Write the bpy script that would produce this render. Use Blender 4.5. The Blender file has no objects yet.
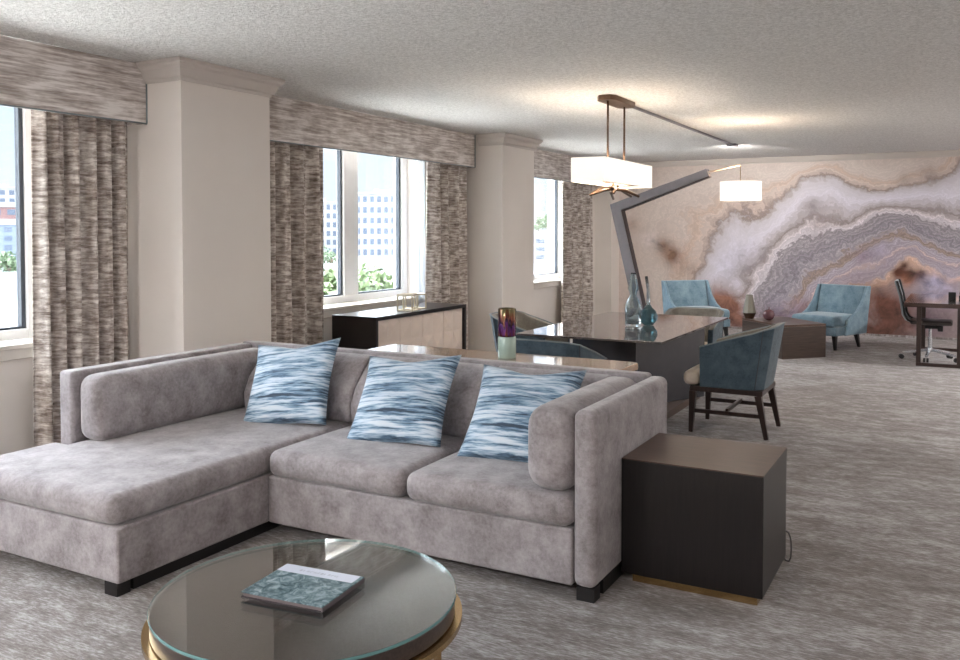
import bpy, bmesh, math, random
import numpy as np
from mathutils import Vector, Matrix, noise
random.seed(7)
S = bpy.context.scene
COL = S.collection
PI = math.pi

# ------------------------------------------------------------------ materials
def srgb(r, g, b):
    def f(c):
        c /= 255.0
        return c / 12.92 if c <= 0.04045 else ((c + 0.055) / 1.055) ** 2.4
    return (f(r), f(g), f(b), 1.0)

class NT:
    def __init__(self, name):
        self.m = bpy.data.materials.new(name)
        self.m.use_nodes = True
        self.t = self.m.node_tree
        self.n = self.t.nodes
        self.b = self.n['Principled BSDF']
        self.out = self.n['Material Output']
    def add(self, kind, **kw):
        nd = self.n.new(kind)
        for k, v in kw.items():
            if k.startswith('i_'):
                nd.inputs[k[2:].replace('_', ' ')].default_value = v
            else:
                setattr(nd, k, v)
        return nd
    def link(self, a, b):
        self.t.links.new(a, b)
    def coords(self, scale=(1, 1, 1), space='Object', rot=(0, 0, 0)):
        tc = self.add('ShaderNodeTexCoord')
        mp = self.add('ShaderNodeMapping')
        mp.inputs['Scale'].default_value = scale
        mp.inputs['Rotation'].default_value = rot
        self.link(tc.outputs[space], mp.inputs['Vector'])
        return mp.outputs['Vector']
    def noise(self, vec, scale, detail=4, rough=0.55, dist=0.0):
        nd = self.add('ShaderNodeTexNoise')
        nd.inputs['Scale'].default_value = scale
        nd.inputs['Detail'].default_value = detail
        nd.inputs['Roughness'].default_value = rough
        nd.inputs['Distortion'].default_value = dist
        self.link(vec, nd.inputs['Vector'])
        return nd.outputs['Fac']
    def ramp(self, fac, stops, interp='LINEAR'):
        r = self.add('ShaderNodeValToRGB')
        r.color_ramp.interpolation = interp
        el = r.color_ramp.elements
        while len(el) < len(stops):
            el.new(0.5)
        for e, (p, c) in zip(el, stops):
            e.position = p
            e.color = c
        self.link(fac, r.inputs['Fac'])
        return r.outputs['Color']
    def math(self, op, a, b=None, clamp=False):
        nd = self.add('ShaderNodeMath', operation=op, use_clamp=clamp)
        for i, v in enumerate((a, b)):
            if v is None: continue
            if isinstance(v, (int, float)): nd.inputs[i].default_value = v
            else: self.link(v, nd.inputs[i])
        return nd.outputs[0]
    def mix(self, fac, a, b, blend='MIX'):
        nd = self.add('ShaderNodeMix', data_type='RGBA', blend_type=blend)
        for sock, v in ((nd.inputs[0], fac), (nd.inputs[6], a), (nd.inputs[7], b)):
            if isinstance(v, (int, float, tuple)): sock.default_value = v
            else: self.link(v, sock)
        return nd.outputs[2]
    def bump(self, h, strength, dist=0.01):
        b = self.add('ShaderNodeBump')
        b.inputs['Strength'].default_value = strength
        b.inputs['Distance'].default_value = dist
        self.link(h, b.inputs['Height'])
        self.link(b.outputs['Normal'], self.b.inputs['Normal'])
    def base(self, c):
        if isinstance(c, tuple): self.b.inputs['Base Color'].default_value = c
        else: self.link(c, self.b.inputs['Base Color'])
    def set(self, **kw):
        for k, v in kw.items():
            self.b.inputs[k.replace('_', ' ')].default_value = v

def plain(name, c, rough=0.5, metal=0.0, spec=0.5, var=0.06, scale=12):
    t = NT(name)
    n = t.noise(t.coords(), scale, 3)
    d = tuple(max(0, x * (1 - var)) for x in c[:3]) + (1,)
    l = tuple(min(1, x * (1 + var)) for x in c[:3]) + (1,)
    t.base(t.ramp(n, [(0.3, d), (0.7, l)]))
    t.set(Roughness=rough, Metallic=metal)
    t.b.inputs['Specular IOR Level'].default_value = spec
    return t.m

def fabric(name, dark, light, scale=9, sheen=0.25, weave=380, rough=0.85):
    t = NT(name)
    v = t.coords()
    n1 = t.noise(v, scale, 5, 0.6)
    n2 = t.noise(v, weave, 2, 0.6)
    n3 = t.noise(v, scale * 7, 3, 0.6)
    f = t.math('ADD', t.math('MULTIPLY', n1, 0.55), t.math('ADD', t.math('MULTIPLY', n2, 0.2), t.math('MULTIPLY', n3, 0.25)))
    t.base(t.ramp(f, [(0.36, dark), (0.64, light)]))
    t.set(Roughness=rough)
    t.b.inputs['Sheen Weight'].default_value = sheen
    t.b.inputs['Sheen Roughness'].default_value = 0.4
    t.b.inputs['Specular IOR Level'].default_value = 0.2
    t.bump(t.math('ADD', n2, t.math('MULTIPLY', n3, 0.8)), 0.25, 0.004)
    return t.m

def wood(name, dark, light, rough=0.25, grain=(2, 40, 40), coat=0.0, spec=0.5):
    t = NT(name)
    v = t.coords(grain)
    n = t.noise(v, 2.2, 5, 0.6, 0.4)
    t.base(t.ramp(n, [(0.3, dark), (0.7, light)]))
    t.set(Roughness=rough)
    t.b.inputs['Coat Weight'].default_value = coat
    t.b.inputs['Coat Roughness'].default_value = 0.04
    t.b.inputs['Specular IOR Level'].default_value = spec
    t.bump(n, 0.04, 0.002)
    return t.m

def glass(name, tint=(1, 1, 1, 1), ior=1.45, gloss=(1, 1, 1, 1), rough=0.0):
    """thin clear sheet: see-through with a Fresnel reflection"""
    t = NT(name)
    tr = t.add('ShaderNodeBsdfTransparent'); tr.inputs['Color'].default_value = tint
    gl = t.add('ShaderNodeBsdfGlossy'); gl.inputs['Color'].default_value = gloss; gl.inputs['Roughness'].default_value = rough
    ge = t.add('ShaderNodeNewGeometry'); dt = t.add('ShaderNodeVectorMath', operation='DOT_PRODUCT')
    t.link(ge.outputs['Incoming'], dt.inputs[0]); t.link(ge.outputs['Normal'], dt.inputs[1])
    f0 = ((ior - 1) / (ior + 1)) ** 2
    c5 = t.math('POWER', t.math('SUBTRACT', 1.0, t.math('ABSOLUTE', dt.outputs['Value'])), 5.0)
    fac = t.math('ADD', t.math('MULTIPLY', c5, 1 - f0), f0)
    mx = t.add('ShaderNodeMixShader')
    t.link(fac, mx.inputs[0]); t.link(tr.outputs[0], mx.inputs[1]); t.link(gl.outputs[0], mx.inputs[2])
    t.link(mx.outputs[0], t.out.inputs['Surface'])
    return t.m

def emit(name, c, s, base=None):
    t = NT(name)
    t.base(base or c)
    t.b.inputs['Emission Color'].default_value = c
    t.b.inputs['Emission Strength'].default_value = s
    t.set(Roughness=0.7)
    return t.m

def streaks(name, dark, mid, light, sc=(6, 6, 60), scale=1.0, rough=0.85, lo=0.34, hi=0.66, blotch=True, bump=0.15, sheen=0.1):
    """ikat streaks running across, with a slow blotch so streaks come in bands"""
    t = NT(name)
    v = t.coords(sc)
    n = t.noise(v, scale, 4, 0.7, 0.3)
    w = t.coords((sc[0] * 2.2, sc[1] * 2.2, sc[2] * 0.22))
    n2 = t.noise(w, scale, 3, 0.5)
    f = t.math('ADD', t.math('MULTIPLY', n, 0.7), t.math('MULTIPLY', n2, 0.3)) if blotch else n
    t.base(t.ramp(f, [(lo, dark), ((lo + hi) / 2, mid), (hi, light)]))
    t.set(Roughness=rough)
    t.b.inputs['Specular IOR Level'].default_value = 0.25
    t.b.inputs['Sheen Weight'].default_value = sheen
    t.bump(n, bump, 0.004)
    return t.m

M = {}
# walls and room
def make_wall():
    t = NT('wall_paint')
    v = t.coords()
    n = t.noise(v, 160, 2, 0.6); n2 = t.noise(v, 1.5, 3)
    t.base(t.ramp(n2, [(0.3, srgb(230, 223, 217)), (0.7, srgb(235, 229, 223))]))
    t.set(Roughness=0.7); t.b.inputs['Specular IOR Level'].default_value = 0.3
    t.bump(n, 0.06, 0.002)
    return t.m
M['wall'] = make_wall()
M['trim'] = plain('shaded_trim_paint', srgb(205, 198, 192), 0.5, var=0.015)  # wall paint made darker: the crown's own shade put into the colour
def make_ceiling():
    t = NT('popcorn_ceiling')
    v = t.coords()
    n = t.noise(v, 42, 3, 0.7); n2 = t.noise(v, 110, 2, 0.6)
    f = t.math('ADD', t.math('MULTIPLY', n, 0.6), t.math('MULTIPLY', n2, 0.4))
    t.base(t.ramp(f, [(0.38, srgb(212, 210, 207)), (0.6, srgb(250, 249, 247))]))
    t.set(Roughness=0.95); t.b.inputs['Specular IOR Level'].default_value = 0.1
    t.bump(f, 1.0, 0.03)
    return t.m
M['ceiling'] = make_ceiling()
def make_carpet():
    t = NT('mottled_carpet')
    v = t.coords((1.0, 2.4, 1))
    n = t.noise(v, 4.2, 8, 0.75, 0.3)
    v2 = t.coords((13, 66, 1))
    n2 = t.noise(v2, 1.6, 4, 0.7)
    n4 = t.noise(t.coords((1, 1.6, 1)), 0.8, 3, 0.5)
    f = t.math('ADD', t.math('ADD', t.math('MULTIPLY', n, 0.42), t.math('MULTIPLY', n2, 0.44)), t.math('MULTIPLY', n4, 0.14))
    t.base(t.ramp(f, [(0.39, srgb(102, 95, 91)), (0.49, srgb(134, 127, 124)), (0.60, srgb(188, 186, 187))]))
    t.set(Roughness=0.95); t.b.inputs['Specular IOR Level'].default_value = 0.1
    t.b.inputs['Sheen Weight'].default_value = 0.15
    n3 = t.noise(t.coords(), 260, 2, 0.6)
    t.bump(t.math('ADD', n3, t.math('MULTIPLY', n2, 0.8)), 0.35, 0.008)
    return t.m
M['carpet'] = make_carpet()
M['white'] = plain('white_paint', srgb(226, 226, 226), 0.4, var=0.02)
M['gasket'] = plain('dark_gasket', srgb(60, 66, 74), 0.5)
M['sill'] = plain('sill_stone', srgb(214, 208, 200), 0.25, var=0.03)
M['pane'] = glass('window_glass', (0.8, 0.81, 0.82, 1), 1.3)
M['valance'] = streaks('valance_fabric', srgb(160, 149, 143), srgb(200, 191, 186), srgb(236, 231, 228), (6, 2.6, 38), 1.0, lo=0.39, hi=0.59)
M['curtain'] = streaks('curtain_fabric', srgb(116, 103, 95), srgb(176, 165, 157), srgb(232, 226, 220), (8, 8, 46), 1.0, lo=0.36, hi=0.61)
M['sheer'] = glass('sheer_fabric', (0.55, 0.6, 0.66, 1), 1.25, (0.8, 0.85, 0.9, 1), 0.6)
def make_sheer():
    t = NT('sheer_fabric_weave')
    tr = t.add('ShaderNodeBsdfTransparent'); tl = t.add('ShaderNodeBsdfTranslucent'); df = t.add('ShaderNodeBsdfDiffuse')
    c = t.ramp(t.noise(t.coords((40, 40, 2)), 1, 3), [(0.3, srgb(208, 214, 222)), (0.7, srgb(232, 236, 240))])
    for n in (tl, df): t.link(c, n.inputs['Color'])
    a = t.add('ShaderNodeMixShader'); b = t.add('ShaderNodeMixShader')
    a.inputs[0].default_value = 0.5; b.inputs[0].default_value = 0.3
    t.link(tl.outputs[0], a.inputs[1]); t.link(df.outputs[0], a.inputs[2])
    t.link(a.outputs[0], b.inputs[1]); t.link(tr.outputs[0], b.inputs[2])
    t.link(b.outputs[0], t.out.inputs['Surface'])
    return t.m
M['sheer'] = make_sheer()
# furniture
M['sofa'] = fabric('sofa_velvet', srgb(120, 113, 114), srgb(178, 172, 175), 8, 0.4, 300)
def make_pillow_mat():
    t = NT('pillow_stripe')
    n1 = t.noise(t.coords((1.6, 2, 19)), 1.3, 3, 0.6, 0.4); n2 = t.noise(t.coords((7, 7, 95)), 1.0, 4, 0.65, 0.3)
    f = t.math('ADD', t.math('MULTIPLY', n1, 0.55), t.math('MULTIPLY', n2, 0.45))
    t.base(t.ramp(f, [(0.40, srgb(40, 60, 80)), (0.45, srgb(92, 122, 148)), (0.49, srgb(140, 166, 188)), (0.54, srgb(190, 206, 220)), (0.60, srgb(212, 220, 228))]))
    t.set(Roughness=0.7); t.b.inputs['Sheen Weight'].default_value = 0.2
    t.bump(n2, 0.35, 0.004)
    return t.m
M['pillow'] = make_pillow_mat()
M['black'] = plain('black_lacquer', srgb(28, 26, 27), 0.45)
M['espresso'] = wood('espresso_wood', srgb(18, 15, 16), srgb(30, 25, 25), 0.3, (40, 40, 2.5))
M['espresso_top'] = wood('espresso_top_wood', srgb(66, 48, 39), srgb(98, 73, 60), 0.3, (3, 45, 40))
M['legwood'] = wood('dark_leg_wood', srgb(40, 27, 24), srgb(62, 44, 38), 0.35, (30, 30, 3))
M['desktop'] = wood('polished_desk_wood', srgb(56, 42, 38), srgb(80, 62, 56), 0.15, (2, 30, 30), coat=1.0)
M['blockwood'] = wood('ebony_block_wood', srgb(46, 36, 32), srgb(80, 66, 58), 0.3, (2, 2, 60))
M['drum'] = wood('table_drum_wood', srgb(50, 42, 40), srgb(74, 63, 59), 0.3, (4, 40, 40))
M['brass'] = plain('aged_brass', srgb(190, 160, 114), 0.24, 1.0)
M['palebrass'] = plain('pale_brushed_rod', srgb(226, 206, 186), 0.4, 0.2)
M['champagne'] = plain('champagne_metal', srgb(206, 194, 172), 0.3, 0.8)
M['bronze'] = plain('bronze', srgb(98, 78, 64), 0.4, 0.85)
M['tabletop'] = plain('smoked_gloss_top', srgb(146, 138, 138), 0.02, 0.75, spec=1.0); M['tabletop'].node_tree.nodes['Principled BSDF'].inputs['IOR'].default_value = 2.3
M['basegrey'] = plain('satin_grey_panel', srgb(58, 58, 64), 0.25, spec=0.8)
M['glass_edge'] = plain('green_glass_edge', srgb(104, 146, 148), 0.08)
M['glass'] = glass('clear_sheet_glass', (0.94, 0.96, 0.955, 1), 2.1)
M['consoletop'] = wood('walnut_console', srgb(150, 118, 92), srgb(182, 150, 120), 0.22, (2, 40, 40), coat=0.6)
M['doorpanel'] = plain('champagne_panel', srgb(226, 212, 202), 0.35, 0.0, var=0.03)
M['blue'] = fabric('blue_chair_fabric', srgb(60, 75, 85), srgb(92, 109, 120), 10, 0.3, 260)
M['blue_light'] = fabric('pale_blue_velvet', srgb(96, 122, 137), srgb(140, 163, 175), 9, 0.4, 260)
M['lining'] = fabric('taupe_lining', srgb(112, 108, 100), srgb(142, 138, 130), 10, 0.2, 260)
M['seatfab'] = fabric('beige_seat_fabric', srgb(196, 178, 160), srgb(222, 208, 192), 8, 0.2, 200, 0.5)
M['piping'] = plain('pale_piping', srgb(128, 138, 142), 0.7)
M['lampmetal'] = plain('grey_lamp_metal', srgb(138, 136, 142), 0.45, 0.7)
M['lampdark'] = plain('dark_lamp_edge', srgb(60, 48, 46), 0.4, 0.4)
M['chrome'] = plain('chrome', srgb(214, 217, 222), 0.25, 0.9)
M['rubber'] = plain('black_rubber', srgb(24, 24, 26), 0.5)
M['mesh'] = plain('grey_mesh_back', srgb(150, 160, 164), 0.5)
M['leather'] = plain('dark_leather', srgb(70, 62, 60), 0.35)
M['vase_silver'] = plain('silver_glaze', srgb(138, 134, 124), 0.34, 0.7)
M['plum'] = plain('plum_ceramic', srgb(112, 78, 84), 0.25)
M['celadon'] = plain('celadon_glass', srgb(182, 206, 196), 0.1)
M['teal'] = plain('teal_glass', srgb(60, 104, 116), 0.05, spec=1.0)
def make_clear():
    t = NT('clear_blown_glass')
    t.set(Roughness=0.0, IOR=1.35)
    t.base(srgb(214, 226, 230)); t.b.inputs['Transmission Weight'].default_value = 1.0
    return t.m
M['clear'] = make_clear()
def make_smoke():
    t = NT('teal_blown_glass')
    t.set(Roughness=0.02, IOR=1.45)
    t.base(srgb(82, 126, 138)); t.b.inputs['Transmission Weight'].default_value = 0.75
    return t.m
M['teal'] = make_smoke()
def make_irid():
    t = NT('iridescent_glass')
    v = t.coords()
    sx = t.add('ShaderNodeSeparateXYZ'); t.link(v, sx.inputs[0])
    n = t.noise(t.coords((60, 60, 7)), 1.0, 3, 0.6)
    f = t.math('ADD', t.math('MULTIPLY', sx.outputs['Z'], 3.2), t.math('MULTIPLY', t.math('SUBTRACT', n, 0.5), 0.9))
    c = t.ramp(f, [(0.30, srgb(120, 82, 40)), (0.42, srgb(96, 40, 44)), (0.55, srgb(86, 36, 108)), (0.68, srgb(34, 22, 40)), (0.80, srgb(120, 60, 44)), (0.93, srgb(104, 96, 62))])
    t.base(c); t.set(Roughness=0.08, Metallic=0.55)
    return t.m
M['irid'] = make_irid()
M['shade'] = emit('chandelier_shade_fabric', srgb(255, 250, 242), 0.22, srgb(240, 236, 228))
M['shade2'] = emit('lamp_shade_fabric', srgb(255, 252, 248), 0.24, srgb(240, 236, 228))
M['bulb'] = emit('bulb', srgb(255, 222, 180), 8.0)
M['cord'] = plain('grey_cord', srgb(96, 92, 92), 0.5)

# ------------------------------------------------------------------ mesh helpers
class MB:
    """collects shapes given in world or local coordinates"""
    def __init__(self): self.bm = bmesh.new(); self.mi = 0
    def _mark(self, faces):
        for f in faces: f.material_index = self.mi
    def poly(self, pts, faces):
        vs = [self.bm.verts.new(p) for p in pts]
        fs = []
        for f in faces:
            try: fs.append(self.bm.faces.new([vs[i] for i in f]))
            except ValueError: pass
        self._mark(fs)
        return vs
    def box(self, x0, x1, y0, y1, z0, z1):
        p = [(x0, y0, z0), (x1, y0, z0), (x1, y1, z0), (x0, y1, z0), (x0, y0, z1), (x1, y0, z1), (x1, y1, z1), (x0, y1, z1)]
        self.poly(p, [(3, 2, 1, 0), (4, 5, 6, 7), (0, 1, 5, 4), (1, 2, 6, 5), (2, 3, 7, 6), (3, 0, 4, 7)])
        return self
    def prism(self, pts, vec):
        """closed polygon (3-D points, planar) swept along vec"""
        n = len(pts); v = Vector(vec)
        a = [Vector(p) for p in pts]; b = [p + v for p in a]
        vs = [self.bm.verts.new(p) for p in a + b]
        fs = [self.bm.faces.new(vs[:n][::-1]), self.bm.faces.new(vs[n:])]
        for i in range(n):
            j = (i + 1) % n
            fs.append(self.bm.faces.new([vs[i], vs[j], vs[n + j], vs[n + i]]))
        self._mark(fs)
        bmesh.ops.recalc_face_normals(self.bm, faces=fs)
        return self
    def tube(self, pts, r, n=10, closed=False, caps=True):
        pts = [Vector(p) for p in pts]; m = len(pts)
        rr = r if isinstance(r, (list, tuple)) else [r] * m
        rings = []; up = None
        for i, p in enumerate(pts):
            if closed: d = pts[(i + 1) % m] - pts[i - 1]
            else: d = pts[min(i + 1, m - 1)] - pts[max(i - 1, 0)]
            d.normalize()
            if up is None:
                up = Vector((0, 0, 1)) if abs(d.z) < 0.9 else Vector((1, 0, 0))
            s = d.cross(up).normalized(); u = s.cross(d).normalized(); up = u
            rings.append([self.bm.verts.new(p + (s * math.cos(2 * PI * k / n) + u * math.sin(2 * PI * k / n)) * rr[i]) for k in range(n)])
        fs = []
        for i in range(m if closed else m - 1):
            a, b = rings[i], rings[(i + 1) % m]
            for k in range(n):
                fs.append(self.bm.faces.new([a[k], a[(k + 1) % n], b[(k + 1) % n], b[k]]))
        if caps and not closed:
            fs.append(self.bm.faces.new(rings[0][::-1])); fs.append(self.bm.faces.new(rings[-1]))
        self._mark(fs)
        bmesh.ops.recalc_face_normals(self.bm, faces=fs)
        return self
    def bar(self, a, b, w, h, up=(0, 0, 1), w2=None, h2=None):
        """rectangular bar from a to b"""
        a = Vector(a); b = Vector(b); d = (b - a).normalized(); up = Vector(up)
        s = d.cross(up).normalized(); u = s.cross(d).normalized()
        w2 = w if w2 is None else w2; h2 = h if h2 is None else h2
        pts = [a + s * sx * w / 2 + u * sy * h / 2 for sx, sy in ((-1, -1), (1, -1), (1, 1), (-1, 1))] + \
              [b + s * sx * w2 / 2 + u * sy * h2 / 2 for sx, sy in ((-1, -1), (1, -1), (1, 1), (-1, 1))]
        vs = self.poly(pts, [(3, 2, 1, 0), (4, 5, 6, 7), (0, 1, 5, 4), (1, 2, 6, 5), (2, 3, 7, 6), (3, 0, 4, 7)])
        bmesh.ops.recalc_face_normals(self.bm, faces=list({f for v in vs for f in v.link_faces}))
        return self
    def lathe(self, prof, n=32, c=(0, 0), cap_bottom=True, cap_top=True):
        rings = [[self.bm.verts.new((c[0] + r * math.cos(2 * PI * k / n), c[1] + r * math.sin(2 * PI * k / n), z)) for k in range(n)] for r, z in prof]
        fs = []
        for a, b in zip(rings, rings[1:]):
            for k in range(n):
                fs.append(self.bm.faces.new([a[k], a[(k + 1) % n], b[(k + 1) % n], b[k]]))
        if cap_bottom: fs.append(self.bm.faces.new(rings[0][::-1]))
        if cap_top: fs.append(self.bm.faces.new(rings[-1]))
        self._mark(fs)
        return self
    def ringlathe(self, prof, n=64, c=(0, 0)):
        """closed profile (r, z) revolved: a hoop or shell"""
        rings = [[self.bm.verts.new((c[0] + r * math.cos(2 * PI * k / n), c[1] + r * math.sin(2 * PI * k / n), z)) for k in range(n)] for r, z in prof]
        fs = []
        for i in range(len(rings)):
            a, b = rings[i], rings[(i + 1) % len(rings)]
            for k in range(n):
                fs.append(self.bm.faces.new([a[k], a[(k + 1) % n], b[(k + 1) % n], b[k]]))
        self._mark(fs)
        bmesh.ops.recalc_face_normals(self.bm, faces=fs)
        return self
    def cushion(self, x0, x1, y0, y1, z0, z1, r=0.05, bulge=0.02, ez=4, inner=6, wob=0.0):
        """soft box: rounded edges, crowned top"""
        c = Vector(((x0 + x1) / 2, (y0 + y1) / 2, (z0 + z1) / 2)); h = Vector((x1 - x0, y1 - y0, z1 - z0)) / 2
        b2 = bmesh.new(); bmesh.ops.create_cube(b2, size=2)
        N = ez * 2 + inner - 1
        bmesh.ops.subdivide_edges(b2, edges=b2.edges[:], cuts=N - 1 + 0, use_grid_fill=True)
        rr = [min(r, h[i] * 0.98) for i in range(3)]; r = min(rr)
        def remap(t, hh):
            k = round((t + 1) / 2 * N)
            if k <= ez: return -hh + r * (1 - math.cos(k / ez * PI / 2)) if k < ez else -hh + r
            if k >= N - ez: return hh - (r * (1 - math.cos((N - k) / ez * PI / 2)) if k > N - ez else r)
            return (-hh + r) + (2 * hh - 2 * r) * (k - ez) / (N - 2 * ez)
        for v in b2.verts:
            q = Vector([remap(v.co[i], h[i]) for i in range(3)])
            inn = Vector([max(-(h[i] - r), min(h[i] - r, q[i])) for i in range(3)])
            d = q - inn
            if d.length > 1e-9: q = inn + d.normalized() * r
            fx = max(0, 1 - (q.x / h.x) ** 2); fy = max(0, 1 - (q.y / h.y) ** 2); fz = max(0, 1 - (q.z / h.z) ** 2)
            q.z += bulge * math.sqrt(fx * fy) * (q.z / h.z)
            q.y += bulge * 0.5 * math.sqrt(fx * fz) * (q.y / h.y)
            q.x += bulge * 0.3 * math.sqrt(fy * fz) * (q.x / h.x)
            if wob:
                q += noise.noise_vector((q + c) * 5) * wob
            v.co = q + c
        me = bpy.data.meshes.new('tmp'); b2.to_mesh(me); b2.free()
        n0 = len(self.bm.faces); self.bm.from_mesh(me); bpy.data.meshes.remove(me)
        self.bm.faces.ensure_lookup_table(); self._mark(self.bm.faces[n0:])
        return self
    def quadgrid(self, P, nu, nv):
        vs = [[self.bm.verts.new(P(i / nu, j / nv)) for j in range(nv + 1)] for i in range(nu + 1)]
        fs = [self.bm.faces.new([vs[i][j], vs[i + 1][j], vs[i + 1][j + 1], vs[i][j + 1]]) for i in range(nu) for j in range(nv)]
        self._mark(fs)
        return vs
    def rot(self, mat):
        bmesh.ops.transform(self.bm, matrix=mat, verts=self.bm.verts[:]); return self

def obj(name, mb, mat, parent=None, smooth=False, bevel=None, solid=None, loc=None, world=True, subsurf=0, auto=None):
    """links the collected shapes as ONE mesh object; world=True: the shapes are in world coordinates"""
    me = bpy.data.meshes.new(name)
    o = bpy.data.objects.new(name, me); COL.objects.link(o)
    off = Vector((0, 0, 0))
    if loc is not None and parent is None: off = Vector(loc); o.location = loc
    if parent is not None:
        o.parent = parent
        if world:
            p = parent
            while p is not None: off += Vector(p.location); p = p.parent
    if off.length and (world or parent is None):
        bmesh.ops.translate(mb.bm, vec=-off, verts=mb.bm.verts[:])
    mb.bm.to_mesh(me); mb.bm.free()
    for m in (mat if isinstance(mat, (list, tuple)) else [mat]): me.materials.append(m)
    if smooth or bevel:
        for p in me.polygons: p.use_smooth = True
    if auto is not None:
        for p in me.polygons: p.use_smooth = True
        me.set_sharp_from_angle(angle=math.radians(auto))
    if subsurf:
        m = o.modifiers.new('sub', 'SUBSURF'); m.levels = m.render_levels = subsurf
    if solid:
        m = o.modifiers.new('thick', 'SOLIDIFY'); m.thickness = solid; m.offset = 0
    if bevel:
        m = o.modifiers.new('bev', 'BEVEL'); m.width, m.segments = bevel[:2]; m.limit_method = 'ANGLE'; m.angle_limit = math.radians(35); m.harden_normals = True
    return o

def tag(o, label, cat, group=None):
    o['label'] = label; o['category'] = cat
    if group: o['group'] = group
    return o
def thing(name, label, cat, loc=(0, 0, 0), rotz=0.0, group=None):
    o = bpy.data.objects.new(name, None); COL.objects.link(o)
    o.empty_display_size = 0.1
    o.location = loc; o.rotation_euler = (0, 0, rotz)
    return tag(o, label, cat, group)
def struct(name, mb, mat, **kw):
    o = obj(name, mb, mat, **kw); o['kind'] = 'structure'; return o
def dup(root, loc, rotz, label, group=None):
    r = root.copy(); COL.objects.link(r); r.location = loc; r.rotation_euler = (0, 0, rotz); r['label'] = label
    if group: r['group'] = group
    for ch in list(root.children):
        c = ch.copy(); COL.objects.link(c); c.parent = r
        for g in list(ch.children):
            d = g.copy(); COL.objects.link(d); d.parent = c
    return r

# ------------------------------------------------------------------ camera
CAMH = 1.58
cam_d = bpy.data.cameras.new('camera'); cam = bpy.data.objects.new('camera', cam_d); COL.objects.link(cam)
cam_d.sensor_width = 36; cam_d.sensor_fit = 'HORIZONTAL'
cam_d.lens = 872.6 / 960 * 36
cam_d.shift_y = -(330 - 259.0) / 960
cam_d.clip_end = 3000
cam.location = (0, 0, CAMH)
cam.rotation_euler = (math.radians(90 - 1.836), 0, math.radians(28.75))
S.camera = cam
YAW = math.radians(28.75); PIT = math.radians(1.836)
def pix_ray(x, y):
    """direction of a photograph pixel, used only to read off real positions of things"""
    a, b = (x - 480) / 872.6, (y - 259.0) / 872.6
    f = Vector((-math.sin(YAW) * math.cos(PIT), math.cos(YAW) * math.cos(PIT), -math.sin(PIT)))
    r = Vector((math.cos(YAW), math.sin(YAW), 0)); dn = f.cross(r)
    return f + r * a + dn * b
def on_y(x, y, Y):
    d = pix_ray(x, y); t = Y / d.y; return (d.x * t, Y, CAMH + d.z * t)

# ------------------------------------------------------------------ room shell
CZ = 2.745; FY = 14.37
struct('floor', MB().box(-6.0, 3.0, -2.8, FY + 0.2, -0.12, 0), M['carpet'])
struct('ceiling', MB().box(-6.0, 3.0, -2.8, FY + 0.2, CZ, CZ + 0.15), M['ceiling'])
struct('wall_right', MB().box(2.85, 3.0, -2.65, FY, 0, CZ), M['wall'])
struct('wall_back', MB().box(-5.9, 3.0, -2.8, -2.65, 0, CZ), M['wall'])

# far wall with its mural: a grid whose 'level' says which agate layer a spot belongs to
MUR = [  # photograph position, layer
 *[((x, y), 0.0) for x, y in ((622, 170), (650, 166), (690, 166), (730, 166), (770, 168), (800, 162), (880, 163), (900, 160), (925, 157), (622, 200), (640, 230), (640, 260), (630, 300), (650, 310))],
 *[((x, y), 0.55) for x, y in ((700, 205), (720, 196), (745, 182), (770, 185), (790, 178), (830, 163), (850, 172), (872, 178), (895, 179), (915, 173), (940, 165), (690, 235), (665, 225))],
 *[((x, y), 1.0) for x, y in ((693, 276), (705, 264), (709, 252), (711, 240), (718, 230), (729, 216), (745, 208), (757, 215), (768, 212), (785, 195), (800, 177), (815, 173), (827, 170), (840, 177), (852, 184), (868, 188), (885, 189), (905, 186), (925, 181), (945, 177), (956, 166), (964, 158))],
 *[((x, y), 1.5) for x, y in ((705, 285), (720, 270), (735, 250), (750, 238), (775, 225), (795, 205), (820, 195), (850, 200), (880, 199), (920, 196), (960, 195), (738, 285))],
 *[((x, y), 2.0) for x, y in ((742, 276), (752, 268), (765, 262), (769, 250), (776, 240), (786, 232), (800, 222), (815, 217), (826, 223), (840, 225), (852, 222), (866, 213), (880, 209), (900, 208), (925, 211), (945, 214), (962, 219), (735, 300))],
 *[((x, y), 2.25) for x, y in ((760, 280), (772, 264), (778, 252), (790, 242), (806, 234), (822, 232), (838, 228), (855, 225), (875, 214), (905, 214), (940, 222), (962, 228))],
 *[((x, y), 2.65) for x, y in ((775, 295), (785, 278), (795, 265), (812, 252), (835, 244), (855, 233), (880, 222), (905, 221), (930, 230), (962, 245))],
 *[((x, y), 3.0) for x, y in ((800, 296), (808, 282), (825, 270), (840, 264), (852, 252), (868, 243), (885, 234), (893, 232), (905, 239), (922, 242), (940, 250), (962, 257))],
 *[((x, y), 3.5) for x, y in ((815, 292), (835, 278), (850, 270), (868, 267), (882, 262), (893, 252), (902, 248), (918, 247), (926, 255), (935, 259), (962, 262))],
 *[((x, y), 4.0) for x, y in ((835, 290), (862, 289), (880, 284), (893, 275), (898, 264), (912, 262), (922, 270), (935, 274), (948, 280), (962, 277))],
 *[((x, y), 4.7) for x, y in ((880, 298), (905, 292), (930, 292), (962, 292))],
 *[((x, y), 5.2) for x, y in ((870, 325), (900, 320), (930, 318), (962, 315))],
]
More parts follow.
